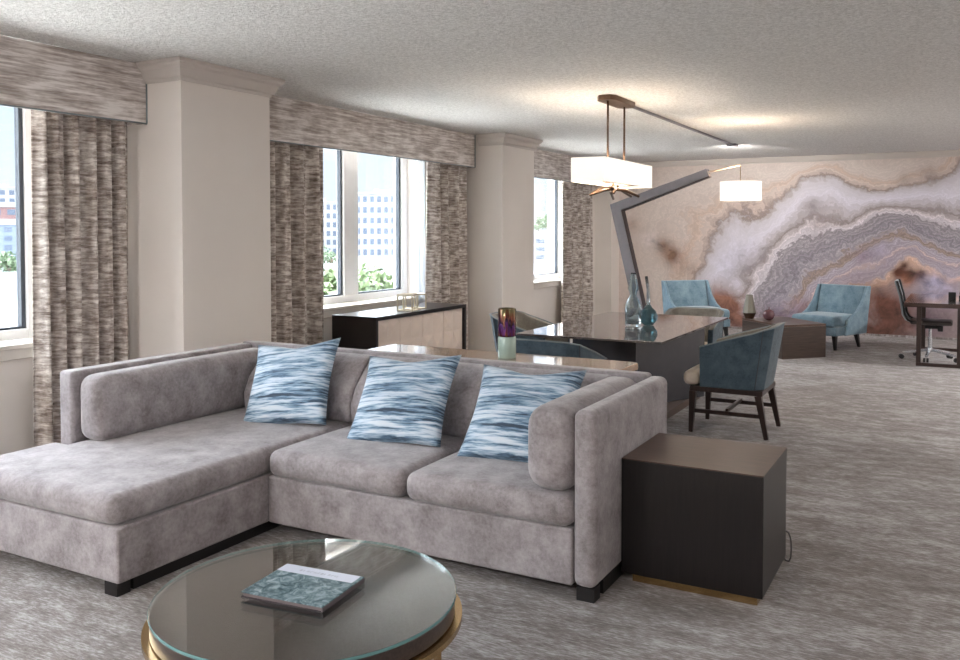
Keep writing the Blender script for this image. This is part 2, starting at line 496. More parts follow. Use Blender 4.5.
TINT = [  # position, spread px, colour, weight : patches of another stone colour
 ((672, 256), 13, srgb(150, 118, 100), 0.75), ((662, 245), 9, srgb(160, 132, 116), 0.6), ((690, 270), 10, srgb(166, 140, 124), 0.5),
 ((700, 310), 22, srgb(150, 112, 96), 0.85), ((725, 305), 16, srgb(146, 104, 88), 0.9), ((740, 320), 16, srgb(136, 98, 86), 0.85),
 ((785, 312), 14, srgb(150, 140, 166), 0.6), ((805, 310), 12, srgb(132, 92, 84), 0.7), ((775, 322), 14, srgb(128, 100, 100), 0.6),
 ((880, 310), 24, srgb(112, 74, 62), 0.95), ((872, 328), 22, srgb(98, 70, 62), 0.95), ((898, 325), 16, srgb(104, 72, 62), 0.9), ((855, 300), 14, srgb(118, 78, 64), 0.8),
 ((898, 272), 5.5, srgb(88, 52, 38), 1.0), ((910, 275), 6, srgb(92, 58, 44), 1.0), ((921, 274), 4.5, srgb(96, 62, 46), 0.9), ((904, 265), 4, srgb(80, 52, 42), 0.9), ((908, 281), 6, srgb(170, 116, 88), 0.7),
 ((930, 286), 12, srgb(176, 170, 194), 0.7), ((945, 288), 12, srgb(176, 170, 194), 0.7), ((935, 318), 22, srgb(118, 100, 108), 0.8),
 ((813, 205), 9, srgb(150, 140, 146), 0.55), ((818, 225), 10, srgb(140, 124, 126), 0.3), ((750, 250), 16, srgb(196, 192, 210), 0.35), ((730, 262), 16, srgb(206, 204, 224), 0.4),
 ((862, 255), 9, srgb(140, 122, 138), 0.5), ((880, 250), 10, srgb(160, 152, 172), 0.5), ((650, 240), 10, srgb(222, 212, 212), 0.5), ((632, 225), 8, srgb(176, 150, 136), 0.5),
 ((930, 176), 10, srgb(150, 136, 130), 0.5), ((905, 181), 8, srgb(156, 142, 134), 0.4),
]
mur_x0, mur_x1, mur_z0, mur_z1 = -5.14, 2.85, 0.0, 2.665
def make_mural():
    P = np.array([on_y(x, y, FY)[::2] for (x, y), l in MUR]); L = np.array([l for _, l in MUR])
    K = np.linalg.norm(P[:, None] - P[None], axis=2) + 1e-3 * np.eye(len(P)); c = np.linalg.solve(K, L)
    nx, nz = 230, 90
    mb = MB()
    X = np.linspace(mur_x0, mur_x1, nx + 1); Z = np.linspace(mur_z0, mur_z1, nz + 1)
    mb.quadgrid(lambda u, v: (mur_x0 + (mur_x1 - mur_x0) * u, FY - 0.004, mur_z0 + (mur_z1 - mur_z0) * v), nx, nz)
    # the wallpaper's field
    G = np.stack(np.meshgrid(X, Z, indexing='ij'), -1).reshape(-1, 2)
    lev = np.zeros(len(G))
    for i in range(0, len(G), 2000):
        lev[i:i + 2000] = np.linalg.norm(G[i:i + 2000, None] - P[None], axis=2) @ c
    m_per_px = abs(on_y(801, 230, FY)[0] - on_y(800, 230, FY)[0])
    col = np.zeros((len(G), 4)); wt = np.zeros(len(G))
    for (x, y), s, cc, w in TINT:
        p = np.array(on_y(x, y, FY)[::2]); d2 = ((G - p) ** 2).sum(1) / (s * m_per_px) ** 2
        g = w * np.exp(-d2)
        col += np.array(cc)[None] * g[:, None]; wt += g
    col[:, :3] /= np.maximum(wt, 1e-6)[:, None]; col[:, 3] = 1
    t = NT('agate_mural')
    at = t.add('ShaderNodeAttribute', attribute_name='level'); ac = t.add('ShaderNodeAttribute', attribute_name='tint'); aw = t.add('ShaderNodeAttribute', attribute_name='tint_amount')
    v = t.coords()
    n1 = t.noise(v, 2.0, 4, 0.55, 0.8); n2 = t.noise(v, 7, 3, 0.55, 1.0); n3 = t.noise(v, 19, 2, 0.5, 0.8)
    warp = t.math('ADD', t.math('MULTIPLY', t.math('SUBTRACT', n1, 0.5), 0.55), t.math('ADD', t.math('MULTIPLY', t.math('SUBTRACT', n2, 0.5), 0.34), t.math('MULTIPLY', t.math('SUBTRACT', n3, 0.5), 0.12)))
    lv = t.math('ADD', at.outputs['Fac'], warp)
    k = 1 / 5.6
    stops = [(0.0, (196, 178, 168)), (0.25, (204, 188, 178)), (0.5, (200, 182, 172)), (0.68, (194, 164, 144)), (0.8, (204, 184, 172)), (0.93, (178, 154, 142)), (0.99, (116, 94, 88)), (1.05, (160, 148, 150)),
             (1.15, (192, 186, 196)), (1.5, (216, 212, 228)), (1.85, (160, 150, 156)), (1.98, (112, 96, 96)), (2.1, (196, 186, 190)), (2.22, (206, 200, 208)), (2.32, (122, 114, 122)),
             (2.45, (128, 120, 130)), (2.7, (106, 100, 112)), (2.85, (142, 134, 146)), (2.97, (122, 98, 84)), (3.06, (126, 104, 90)), (3.2, (150, 140, 158)), (3.45, (146, 132, 146)), (3.52, (186, 160, 156)), (3.6, (136, 120, 136)),
             (3.85, (146, 132, 146)), (3.97, (206, 164, 138)), (4.06, (192, 144, 116)), (4.25, (134, 104, 96)), (4.8, (134, 116, 120)), (5.4, (104, 84, 80))]
    r = t.ramp(t.math('MULTIPLY', lv, k), [(min(1, p * k), srgb(*[q + (255 - q) * 0.3 for q in c3])) for p, c3 in stops])
    # fine veins following the layers
    fv = t.math('ADD', t.math('MULTIPLY', lv, 8.0), t.math('MULTIPLY', n1, 3.0))
    vein = t.ramp(t.math('FRACT', fv), [(0.0, (0.5, 0.46, 0.48, 1)), (0.12, (0.9, 0.88, 0.9, 1)), (0.45, (1.0, 1.0, 1.0, 1)), (0.55, (1.6, 1.55, 1.58, 1)), (0.64, (0.95, 0.93, 0.95, 1)), (1.0, (0.66, 0.63, 0.66, 1))])
    band = t.ramp(t.math('MULTIPLY', lv, k), [(0.0, (0.14,) * 3 + (1,)), (0.95 * k, (0.3,) * 3 + (1,)), (1.2 * k, (0.08,) * 3 + (1,)), (1.9 * k, (0.3,) * 3 + (1,)), (2.3 * k, (0.75,) * 3 + (1,)), (3.0 * k, (0.7,) * 3 + (1,)), (4.2 * k, (0.3,) * 3 + (1,)), (1, (0.2,) * 3 + (1,))])
    c1 = t.mix(band, r, t.mix(1.0, r, vein, 'MULTIPLY'))
    tw = t.math('MULTIPLY', aw.outputs['Fac'], t.math('ADD', -0.2, t.math('MULTIPLY', n1, 2.4)), clamp=True)
    tc = t.mix(1.0, ac.outputs['Color'], t.ramp(t.noise(v, 5, 6, 0.65, 0.5), [(0.32, (0.5, 0.52, 0.55, 1)), (0.5, (1, 1, 1, 1)), (0.68, (1.5, 1.5, 1.55, 1))]), 'MULTIPLY')
    c2 = t.mix(tw, c1, tc)
    t.base(c2); t.set(Roughness=0.45); t.b.inputs['Specular IOR Level'].default_value = 0.3
    o = obj('wall_far_mural', mb, t.m, auto=None); o['kind'] = 'structure'
    me = o.data
    # order of vertices equals creation order i-major
    a = me.attributes.new('level', 'FLOAT', 'POINT'); a.data.foreach_set('value', lev.astype(np.float32))
    a = me.attributes.new('tint_amount', 'FLOAT', 'POINT'); a.data.foreach_set('value', np.clip(wt, 0, 1).astype(np.float32))
    a = me.attributes.new('tint', 'FLOAT_COLOR', 'POINT'); a.data.foreach_set('color', col.astype(np.float32).ravel())
    o.name = 'wall_far'
make_mural()
struct('wall_end', MB().box(-6.0, 3.0, FY, FY + 0.15, 0, CZ), M['wall'])

# the window wall: three bays between pillars, each bay with its own opening
BAYS = [  # y start, y end, inner face x, opening y0, y1, sill z
    (-2.65, -0.75, -5.27, -2.3, -1.0, 0.86),
    (0.2, 4.25, -5.28, 0.9, 3.75, 0.86),
    (5.12, 9.27, -5.32, 5.6, 8.38, 0.845),
    (10.15, 14.0, -5.45, 10.55, 13.0, 0.83)]
HEAD = 2.5
wl = MB()
for y0, y1, x, a, b, sz in BAYS:
    xo = x - 0.42
    wl.box(xo, x, y0, a, 0, CZ); wl.box(xo, x, b, y1, 0, CZ)
    wl.box(xo, x, a, b, 0, sz - 0.03); wl.box(xo, x, a, b, HEAD, CZ)
PILL = [(-0.75, 0.2, -4.65), (4.25, 5.12, -4.65), (9.27, 10.15, -4.78), (14.0, FY, -5.15)]
for y0, y1, x in PILL:
    wl.box(-5.9, x, y0, y1, 0, CZ)
struct('wall_left', wl, M['wall'])

# crown mouldings
def crown_profile(out=0.085, h=0.14):
    return [(0.0, 0.0), (0.012, 0.0), (0.016, 0.02), (0.03, 0.03), (0.04, 0.05), (0.052, 0.085), (out - 0.012, 0.1), (out - 0.008, 0.112), (out, 0.116), (out, h), (0, h)]
def crown_around(name, y0, y1, x, xin, both=True):
    """crown wrapping the near, room and far faces of a pillar, mitred at the corners"""
    prof = crown_profile(); mb = MB(); z0 = CZ - 0.142
    rings = []
    for o, z in prof:
        rings.append([(xin, y0 - o, z0 + z), (x + o, y0 - o, z0 + z), (x + o, y1 + o, z0 + z), (xin, y1 + o, z0 + z)])
    n = len(prof); pts = [p for r in rings for p in r]
    faces = [(4 * i + j, 4 * i + j + 1, 4 * ((i + 1) % n) + j + 1, 4 * ((i + 1) % n) + j) for i in range(n) for j in range(3)]
    vs = mb.poly(pts, faces); bmesh.ops.recalc_face_normals(mb.bm, faces=mb.bm.faces[:])
    return struct(name, mb, M['trim'])
crown_around('trim_1', 4.25, 5.12, -4.652, -5.0)
crown_around('trim_2', 9.27, 10.15, -4.782, -5.1)
mb = MB(); mb.prism([(mur_x0, FY - o, CZ - 0.092 + z * 0.64) for o, z in crown_profile(0.07)], (mur_x1 - mur_x0, 0, 0))
struct('trim_3', mb, M['trim'])
struct('baseboard_far', MB().box(mur_x0, mur_x1, FY - 0.02, FY - 0.005, 0.0, 0.03), M['carpet'])

# windows
def window(idx, gx, a, b, z0, z1, mulls, inner):
    f = MB(); fw = 0.10
    f.box(gx - 0.05, gx + 0.05, a, a + fw, z0, z1); f.box(gx - 0.05, gx + 0.05, b - fw, b, z0, z1)
    f.box(gx - 0.05, gx + 0.05, a + fw, b - fw, z0, z0 + 0.07); f.box(gx - 0.05, gx + 0.05, a + fw, b - fw, z1 - 0.07, z1)
    for m, w in mulls: f.box(gx - 0.05, gx + 0.05, m - w / 2, m + w / 2, z0 + 0.07, z1 - 0.07)
    w = struct('window_%d' % idx, f, M['white'], bevel=(0.006, 2))
    edges = [a + fw] + [e for m, ww in mulls for e in (m - ww / 2, m + ww / 2)] + [b - fw]
    for k in range(0, len(edges), 2):
        p, q = edges[k], edges[k + 1]
        g = MB()
        for s in ((p, p + 0.022), (q - 0.03, q)): g.box(gx - 0.02, gx + 0.025, s[0], s[1], z0 + 0.07, z1 - 0.07)
        g.box(gx - 0.02, gx + 0.025, p + 0.022, q - 0.03, z0 + 0.07, z0 + 0.085)
        go = obj('gasket', g, M['gasket'], w)
        obj('pane', MB().box(gx - 0.003, gx + 0.003, p + 0.022, q - 0.03, z0 + 0.085, z1 - 0.07), M['pane'], w)
    s = MB(); s.box(gx + 0.05, inner + 0.055, a - 0.0, b + 0.0, z0 - 0.03, z0); s.box(inner + 0.002, inner + 0.03, a, b, z0 - 0.1, z0 - 0.03)
    o = obj('sill', s, M['sill'], w, bevel=(0.006, 2))
    return w
window(1, -5.5, 0.9, 3.75, 0.86, HEAD, [(2.2, 0.24)], -5.28)
window(2, -5.6, 5.6, 8.38, 0.845, HEAD, [(7.33, 0.24)], -5.32)
window(3, -5.68, 10.55, 13.0, 0.83, HEAD, [(11.5, 0.24)], -5.45)
window(4, -5.5, -2.3, -1.0, 0.86, HEAD, [], -5.27)  # unseen window behind the camera, added to let in more daylight

# valances: upholstered box over each window
def valance(label, y0, y1, xf, xw, zb, near_end, far_end, cat='valance'):
    t = thing('valance', label, cat, (xf, (y0 + y1) / 2, zb), 0, 'upholstered window valances')
    b = MB(); b.box(xf - 0.03, xf, y0, y1, zb, CZ - 0.006)
    if near_end: b.box(xw, xf - 0.03, y0, y0 + 0.03, zb, CZ - 0.006)
    if far_end: b.box(xw, xf - 0.03, y1 - 0.03, y1, zb, CZ - 0.006)
    cb = obj('cornice_board', b, M['valance'], t, bevel=(0.008, 2))
    p = MB(); p.tube([(xf + 0.003, y0, zb + 0.003), (xf + 0.003, y1, zb + 0.003)], 0.006, 6)
    p.tube([(xf + 0.003, y1, zb + 0.003), (xf + 0.003, y1, CZ - 0.01)], 0.006, 6)
    obj('piping', p, M['piping'], cb)
    return t
valance("taupe streaked valance over the leftmost window, nearest the camera", 0.27, 4.246, -4.985, -5.275, 2.325, True, True)
valance('taupe streaked valance over the middle window, above the sideboard', 5.17, 9.24, -5.14, -5.315, 2.345, True, True)
valance('taupe streaked valance over the far window, partly behind the rectangular chandelier', 10.2, 13.95, -5.26, -5.445, 2.335, True, True)

# curtains
def curtain(label, y0, y1, x, z0=0.012, z1=2.56, folds=5, amp=0.042, flare=0.04, seed=0, mat='curtain', yc=None, name='curtain'):
    rnd = random.Random(seed); ph = [rnd.uniform(0, 6.28) for _ in range(6)]
    mb = MB(); w = y1 - y0
    def P(u, v):
        z = z1 + (z0 - z1) * v
        uu = u + 0.02 * math.sin(3 * v + ph[0]) * math.sin(u * PI)
        y = y0 + w * uu + flare * v * (u - 0.3)
        k = 2 * PI * folds
        xx = amp * math.sin(k * uu + ph[1] + 0.7 * v * math.sin(5 * u + ph[2])) + amp * 0.45 * math.sin(k * 1.7 * uu + ph[3] + v)
        return (x + xx * (0.75 + 0.25 * v), y, z)
    mb.quadgrid(P, folds * 16, 26)
    o = obj(name, mb, M[mat], None, smooth=True, solid=0.004, loc=(x, (y0 + y1) / 2, z0))
    return tag(o, label, 'curtain', 'patterned window curtains' if mat == 'curtain' else None)
curtain('taupe ikat curtain at the leftmost window, behind the sofa chaise', 3.47, 4.2, -5.105, folds=6, seed=1, flare=0.01, amp=0.046)
curtain('taupe ikat curtain left of the middle window, beside the first pillar', 5.30, 6.48, -5.235, folds=6, seed=2, amp=0.05)
curtain('taupe ikat curtain right of the middle window, behind the sideboard end', 8.36, 9.17, -5.235, folds=4, seed=3, amp=0.05)
curtain('taupe ikat curtain at the far window, beyond the dining table', 12.3, 13.62, -5.36, folds=5, seed=4, amp=0.055)
curtain('narrow white sheer curtain at the right edge of the middle window', 8.10, 8.31, -5.26, folds=3, amp=0.012, seed=5, mat='sheer', flare=0.0, name='sheer_curtain')

# ------------------------------------------------------------------ sofa
sofa = thing('sectional_sofa', 'large grey velvet sectional sofa with chaise on its left side', 'sofa', (-2.85, 3.6, 0))
F = M['sofa']
obj('chaise_base', MB().box(-4.3, -3.14, 2.495, 4.53, 0.06, 0.305), F, sofa, bevel=(0.012, 3))
obj('seat_base', MB().box(-3.138, -1.428, 3.42, 4.53, 0.06, 0.305), F, sofa, bevel=(0.012, 3))
obj('chaise_cushion', MB().cushion(-4.185, -3.143, 2.475, 4.35, 0.307, 0.44, 0.055, 0.012, ez=5, inner=10).cushion(-4.31, -4.06, 2.475, 3.04, 0.307, 0.44, 0.055, 0.0, ez=5, inner=4), F, sofa, smooth=True)
for x0, x1 in ((-3.135, -2.288), (-2.282, -1.43)):
    obj('seat_cushion', MB().cushion(x0, x1, 3.405, 4.35, 0.307, 0.44, 0.05, 0.014, ez=5, inner=8), F, sofa, smooth=True)
obj('back_frame', MB().box(-4.3, -1.428, 4.43, 4.53, 0.306, 0.825), F, sofa, bevel=(0.022, 4))
obj('side_frame', MB().box(-4.3, -4.19, 3.05, 4.428, 0.306, 0.82), F, sofa, bevel=(0.022, 4))
obj('arm', MB().box(-1.426, -1.322, 3.415, 4.47, 0.06, 0.82), F, sofa, bevel=(0.036, 5))
for x0, x1 in ((-3.97, -3.135), (-3.13, -2.29), (-2.284, -1.6)):
    prof = [(4.11, 0.443), (4.10, 0.56), (4.15, 0.66), (4.25, 0.76), (4.31, 0.802), (4.37, 0.818), (4.427, 0.80), (4.427, 0.443)]
    mb = MB(); mb.prism([(x0, y, z) for y, z in prof], (x1 - x0, 0, 0))
    obj('back_cushion', mb, F, sofa, bevel=(0.028, 4))
obj('side_bolster', MB().cushion(-4.186, -3.99, 3.07, 4.425, 0.445, 0.80, 0.07, 0.008, ez=5, inner=6), F, sofa, smooth=True)
obj('arm_bolster', MB().cushion(-1.665, -1.43, 3.41, 4.42, 0.446, 0.815, 0.095, 0.008, ez=5, inner=6), F, sofa, smooth=True)
obj('plinth', MB().box(-3.23, -3.17, 2.6, 4.5, 0.0, 0.06).box(-3.168, -1.5, 3.6, 3.66, 0.0, 0.06).box(-1.40, -1.335, 3.55, 4.38, 0, 0.06).box(-4.2, -3.24, 4.45, 4.5, 0, 0.06), M['black'], sofa)
for x, y in ((-3.2, 2.54), (-4.24, 2.54), (-1.373, 3.47), (-2.35, 3.5), (-4.24, 4.48), (-1.373, 4.42)):
    obj('leg', MB().box(x - 0.04, x + 0.04, y - 0.035, y + 0.035, 0, 0.06), M['black'], sofa)

# pillows
def pillow(label, loc, rot, size=0.5, seed=0):
    rnd = random.Random(seed)
    mb = MB(); N = 22; h = size / 2
    for side in (1, -1):
        def P(u, v, side=side):
            a, b = 2 * u - 1, 2 * v - 1
            e = (1 - a * a) * (1 - b * b)
            t = 0.085 * (max(e, 0) ** 0.45)
            wr = 0.012 * noise.noise(Vector((a * 2.2 + seed * 3.1, b * 2.2, side))) * e ** 0.5
            # chopped top edge
            fold = 0.03 * math.exp(-((b - 0.35 + 0.5 * (a - 0.3)) / 0.16) ** 2) * max(0, min(1, (a + 0.05) * 1.6)) * e ** 0.3
            t -= fold
            dip = 0.03 * math.exp(-((a - 0.05) / 0.45) ** 2) * max(0, b) ** 2
            px = 1.07 * a * h * (1 - 0.085 * (1 - b * b)); pz = b * h * (1 - 0.075 * (1 - a * a)) - dip
            return (px, side * (t + wr), pz)
        mb.quadgrid(P, N, N)
    bmesh.ops.remove_doubles(mb.bm, verts=mb.bm.verts[:], dist=1e-4)
    bmesh.ops.recalc_face_normals(mb.bm, faces=mb.bm.faces[:])
    o = obj('throw_pillow', mb, M['pillow'], None, smooth=True)
    o.location = loc; o.rotation_euler = rot
    return tag(o, label, 'pillow', 'blue striped throw pillows')
R = math.radians
pillow('blue striped throw pillow in the sofa corner, leftmost of the three', (-3.50, 4.02, 0.668), (R(-31), R(-7), R(9)), 0.55, 1)
pillow('blue striped throw pillow in the middle of the sofa back', (-2.655, 3.965, 0.66), (R(-37), R(-4), R(5)), 0.55, 2)
pillow('blue striped throw pillow tucked beside the right sofa arm', (-1.925, 3.945, 0.655), (R(-38), R(-1), R(2)), 0.545, 3)

# ------------------------------------------------------------------ end table
t = thing('end_table', 'dark wood cube end table with brass plinth beside the sofa arm', 'table', (-1.0, 4.01, 0))
obj('body', MB().box(-1.318, -0.698, 3.732, 4.291, 0.035, 0.5525), M['espresso'], t, bevel=(0.003, 2))
obj('top', MB().box(-1.318, -0.698, 3.732, 4.291, 0.553, 0.557), M['espresso_top'], t)
obj('plinth', MB().box(-1.27, -0.722, 3.748, 4.25, 0.0, 0.034), M['brass'], t)
c = MB(); c.tube([(-0.691, 4.25, 0.17), (-0.682, 4.262, 0.16), (-0.676, 4.272, 0.14), (-0.672, 4.28, 0.11), (-0.672, 4.286, 0.07), (-0.676, 4.292, 0.03), (-0.684, 4.30, 0.012), (-0.70, 4.32, 0.006), (-0.74, 4.40, 0.006), (-0.9, 4.5, 0.006)], 0.004, 6)
tag(obj('power_cord', c, M['cord'], None, smooth=True, loc=(-0.68, 4.31, 0.0)), 'thin grey power cord trailing down behind the dark end table', 'cord')

# ------------------------------------------------------------------ coffee table
cx, cy = -1.824, 2.166
t = thing('coffee_table', 'round glass-topped coffee table with brass hoop frame in the foreground', 'coffee table', (cx, cy, 0))
RG = 0.481
obj('drum', MB().lathe([(RG - 0.009, 0.3525), (RG - 0.004, 0.3575), (RG - 0.004, 0.4035), (RG - 0.007, 0.4070)], 96, (cx, cy)), M['drum'], t, auto=20)
obj('glass_top', MB().lathe([(RG - 0.001, 0.4080), (RG - 0.001, 0.4200)], 96, (cx, cy)), [M['glass']], t, auto=20)
obj('glass_rim', MB().ringlathe([(RG - 0.0005, 0.4090), (RG + 0.0006, 0.4105), (RG + 0.0006, 0.4175), (RG - 0.0005, 0.4190)], 96, (cx, cy)), M['glass_edge'], t, auto=20)
obj('hoop', MB().ringlathe([(RG - 0.013, 0.3335), (RG + 0.019, 0.3335), (RG + 0.019, 0.3515), (RG - 0.013, 0.3515)], 96, (cx, cy)), M['brass'], t, auto=20)
obj('base_ring', MB().ringlathe([(RG - 0.013, 0.0), (RG + 0.02, 0.0), (RG + 0.02, 0.018), (RG - 0.013, 0.018)], 96, (cx, cy)), M['brass'], t, auto=20)
for k in range(4):
    a = R(62.5 + 90 * k); x, y = cx + (RG + 0.008) * math.cos(a), cy + (RG + 0.008) * math.sin(a)
    obj('leg', MB().bar((x, y, 0.018), (x, y, 0.3335), 0.028, 0.016, up=(math.cos(a), math.sin(a), 0)), M['brass'], t)

# book
def make_book():
    bx, by = -1.841, 2.170
    t = thing('photo_book', 'hardcover book with green grey photo cover lying on the coffee table', 'book', (bx, by, 0.4205), R(6))
    w, h = 0.302, 0.252
    obj('pages', MB().box(-w / 2 + 0.006, w / 2 - 0.004, -h / 2 + 0.005, h / 2 - 0.005, 0.003, 0.015), plain('page_paper', srgb(110, 100, 102), 0.8), t, world=False)
    obj('back_cover', MB().box(-w / 2, w / 2, -h / 2, h / 2, 0, 0.003), plain('book_board', srgb(52, 44, 50), 0.4), t, world=False)
    n = NT('book_cover_photo'); v = n.coords((1, 1, 1))
    f = n.noise(v, 26, 8, 0.7, 1.2)
    n.base(n.ramp(f, [(0.35, srgb(56, 76, 84)), (0.5, srgb(98, 122, 130)), (0.68, srgb(164, 184, 192))])); n.set(Roughness=0.12)
    cv = obj('front_cover', MB().box(-w / 2, w / 2, -h / 2, h / 2, 0.0152, 0.018), n.m, t, world=False)
    bd = obj('title_band', MB().box(-w / 2, w / 2 - 0.012, h / 2 - 0.06, h / 2 - 0.002, 0.0181, 0.0186), plain('title_band_white', srgb(212, 218, 234), 0.15), cv, world=False)
    ink = MB()
    rnd = random.Random(3); x = -0.075
    for k in range(11):  # a row of small unreadable capitals
        ww = rnd.uniform(0.006, 0.010)
        ink.box(x, x + 0.0022, h / 2 - 0.040, h / 2 - 0.028, 0.0187, 0.0189)
        if k % 3 != 1: ink.box(x + 0.0025, x + ww, h / 2 - 0.030, h / 2 - 0.028, 0.0187, 0.0189)
        if k % 2 == 0: ink.box(x + ww - 0.002, x + ww, h / 2 - 0.040, h / 2 - 0.031, 0.0187, 0.0189)
        x += ww + 0.006
    obj('title_lettering', ink, plain('title_ink', srgb(120, 128, 146), 0.4), cv, world=False)
    obj('spine', MB().box(w / 2 - 0.003, w / 2 + 0.002, -h / 2, h / 2, 0.0031, 0.0151), plain('book_spine', srgb(88, 78, 84), 0.3), t, world=False)
make_book()

# ------------------------------------------------------------------ console behind the sofa and its vase
t = thing('console_table', 'long low walnut console table standing behind the sofa back', 'console', (-2.5, 4.81, 0))
mb = MB()
pts = []
x0, x1, y0, y1, r = -3.42, -1.65, 4.635, 4.995, 0.05
for (px, py, a0) in ((x1 - r, y1 - r, 0), (x0 + r, y1 - r, 90), (x0 + r, y0 + r, 180), (x1 - r, y0 + r, 270)):
    for k in range(7):
        a = R(a0 + 15 * k); pts.append((px + r * math.cos(a), py + r * math.sin(a), 0.755))
mb.prism(pts, (0, 0, 0.045))
obj('top', mb, M['consoletop'], t, bevel=(0.012, 3))
obj('apron', MB().box(x0 + 0.06, x1 - 0.06, y0 + 0.05, y1 - 0.05, 0.69, 0.754), M['legwood'], t)
for x in (x0 + 0.1, x1 - 0.1):
    for y in (y0 + 0.07, y1 - 0.07):
        obj('leg', MB().box(x - 0.025, x + 0.025, y - 0.025, y + 0.025, 0, 0.689), M['legwood'], t)

vx, vy = -2.43, 4.775
t = thing('cylinder_vase', 'iridescent purple and gold cylinder vase with pale green base on the console', 'vase', (vx, vy, 0.8))
obj('foot', MB().lathe([(0.052, 0.8005), (0.056, 0.806), (0.056, 0.925), (0.052, 0.932)], 40, (vx, vy)), M['celadon'], t, auto=40)
obj('body', MB().lathe([(0.05, 0.9325), (0.056, 0.938), (0.056, 1.098), (0.052, 1.106), (0.046, 1.106), (0.046, 0.95)], 40, (vx, vy), True, True), M['irid'], t, auto=40)

# ------------------------------------------------------------------ sideboard
sx0, sx1, sy0, sy1, sz = -5.08, -4.80, 6.72, 8.45, 0.757
sx0, sx1, sy0, sy1, sz = -5.10, -4.60, 6.434, 8.08, 0.80
t = thing('sideboard', 'dark wood sideboard with faceted champagne doors under the middle window', 'sideboard', (-4.85, 7.25, 0))
b = MB()
b.box(sx0, sx1, sy0, sy1, sz - 0.035, sz); b.box(sx0, sx1, sy0, sy0 + 0.035, 0.06, sz - 0.035); b.box(sx0, sx1, sy1 - 0.035, sy1, 0.06, sz - 0.035)
b.box(sx0, sx1, sy0 + 0.035, sy1 - 0.035, 0.06, 0.1); b.box(sx0, sx0 + 0.015, sy0 + 0.035, sy1 - 0.035, 0.1, sz - 0.035)
obj('carcass', b, M['espresso'], t)
obj('plinth', MB().box(sx0 + 0.02, sx1 - 0.04, sy0 + 0.04, sy1 - 0.04, 0, 0.06), M['black'], t)
nd = 4; W = (sy1 - sy0 - 0.07) / nd
for k in range(nd):
    a0 = sy0 + 0.035 + k * W + 0.003; a1 = a0 + W - 0.006; z0, z1 = 0.103, sz - 0.038
    mb = MB(); xf = sx1 - 0.03
    mb.box(sx0 + 0.02, xf, a0, a1, z0, z1)
    nz = 3; nyy = 2
    hz = (z1 - z0) / nz; hy = (a1 - a0) / nyy
    rnd = random.Random(k)
    for i in range(nyy):
        for j in range(nz):
            p0 = (xf + 0.001, a0 + i * hy, z0 + j * hz); p1 = (xf + 0.001, a0 + (i + 1) * hy, z0 + j * hz)
            p2 = (xf + 0.001, a0 + (i + 1) * hy, z0 + (j + 1) * hz); p3 = (xf + 0.001, a0 + i * hy, z0 + (j + 1) * hz)
            ap = (xf + 0.024, a0 + (i + rnd.choice((0.28, 0.72))) * hy, z0 + (j + rnd.choice((0.35, 0.65))) * hz)
            mb.poly([p0, p1, p2, p3, ap], [(0, 1, 4), (1, 2, 4), (2, 3, 4), (3, 0, 4)])
    obj('door', mb, M['doorpanel'], t)
# brass open cubes on it
def cube_frame(mb, c, s, r, rz):
    q = Matrix.Rotation(rz, 4, 'Z'); h = s / 2
    P = [(Vector(c) + q @ Vector((x * h, y * h, z * h))) for x in (-1, 1) for y in (-1, 1) for z in (-1, 1)]
    for i in range(8):
        for j in range(i + 1, 8):
            if bin(i ^ j).count('1') == 1: mb.bar(P[i], P[j], r, r, up=(0.31, 0.52, 0.79))
t = thing('cube_sculpture', 'brass open cube frame sculpture on the sideboard top', 'sculpture', (-4.74, 7.22, sz))
mb = MB(); cube_frame(mb, (-4.726, 7.14, sz + 0.081), 0.152, 0.012, R(12)); obj('cube_frame', mb, M['champagne'], t)
mb = MB(); cube_frame(mb, (-4.754, 7.328, sz + 0.078), 0.142, 0.012, R(-18)); obj('cube_frame', mb, M['champagne'], t)

# ------------------------------------------------------------------ dining table and chairs
t = thing('dining_table', 'large dark glossy dining table on angular black pedestal', 'table', (-2.53, 7.4, 0))
obj('top', MB().box(-3.14, -1.93, 6.33, 8.47, 0.735, 0.752), M['tabletop'], t, bevel=(0.003, 2))
ped = [(-2.42, 7.2), (-2.03, 7.98), (-2.45, 8.19), (-3.1, 8.15), (-3.1, 7.42)]
mb = MB(); mb.prism([(x, y, 0.062) for x, y in ped], (0, 0, 0.67)); obj('pedestal', mb, M['basegrey'], t)
obj('plinth', MB().prism([(-2.88, 6.75, 0), (-2.12, 6.75, 0), (-2.12, 8.2, 0), (-3.13, 8.2, 0), (-3.13, 7.38, 0), (-2.88, 7.38, 0)], (0, 0, 0.06)), M['espresso_top'], t, bevel=(0.004, 2))

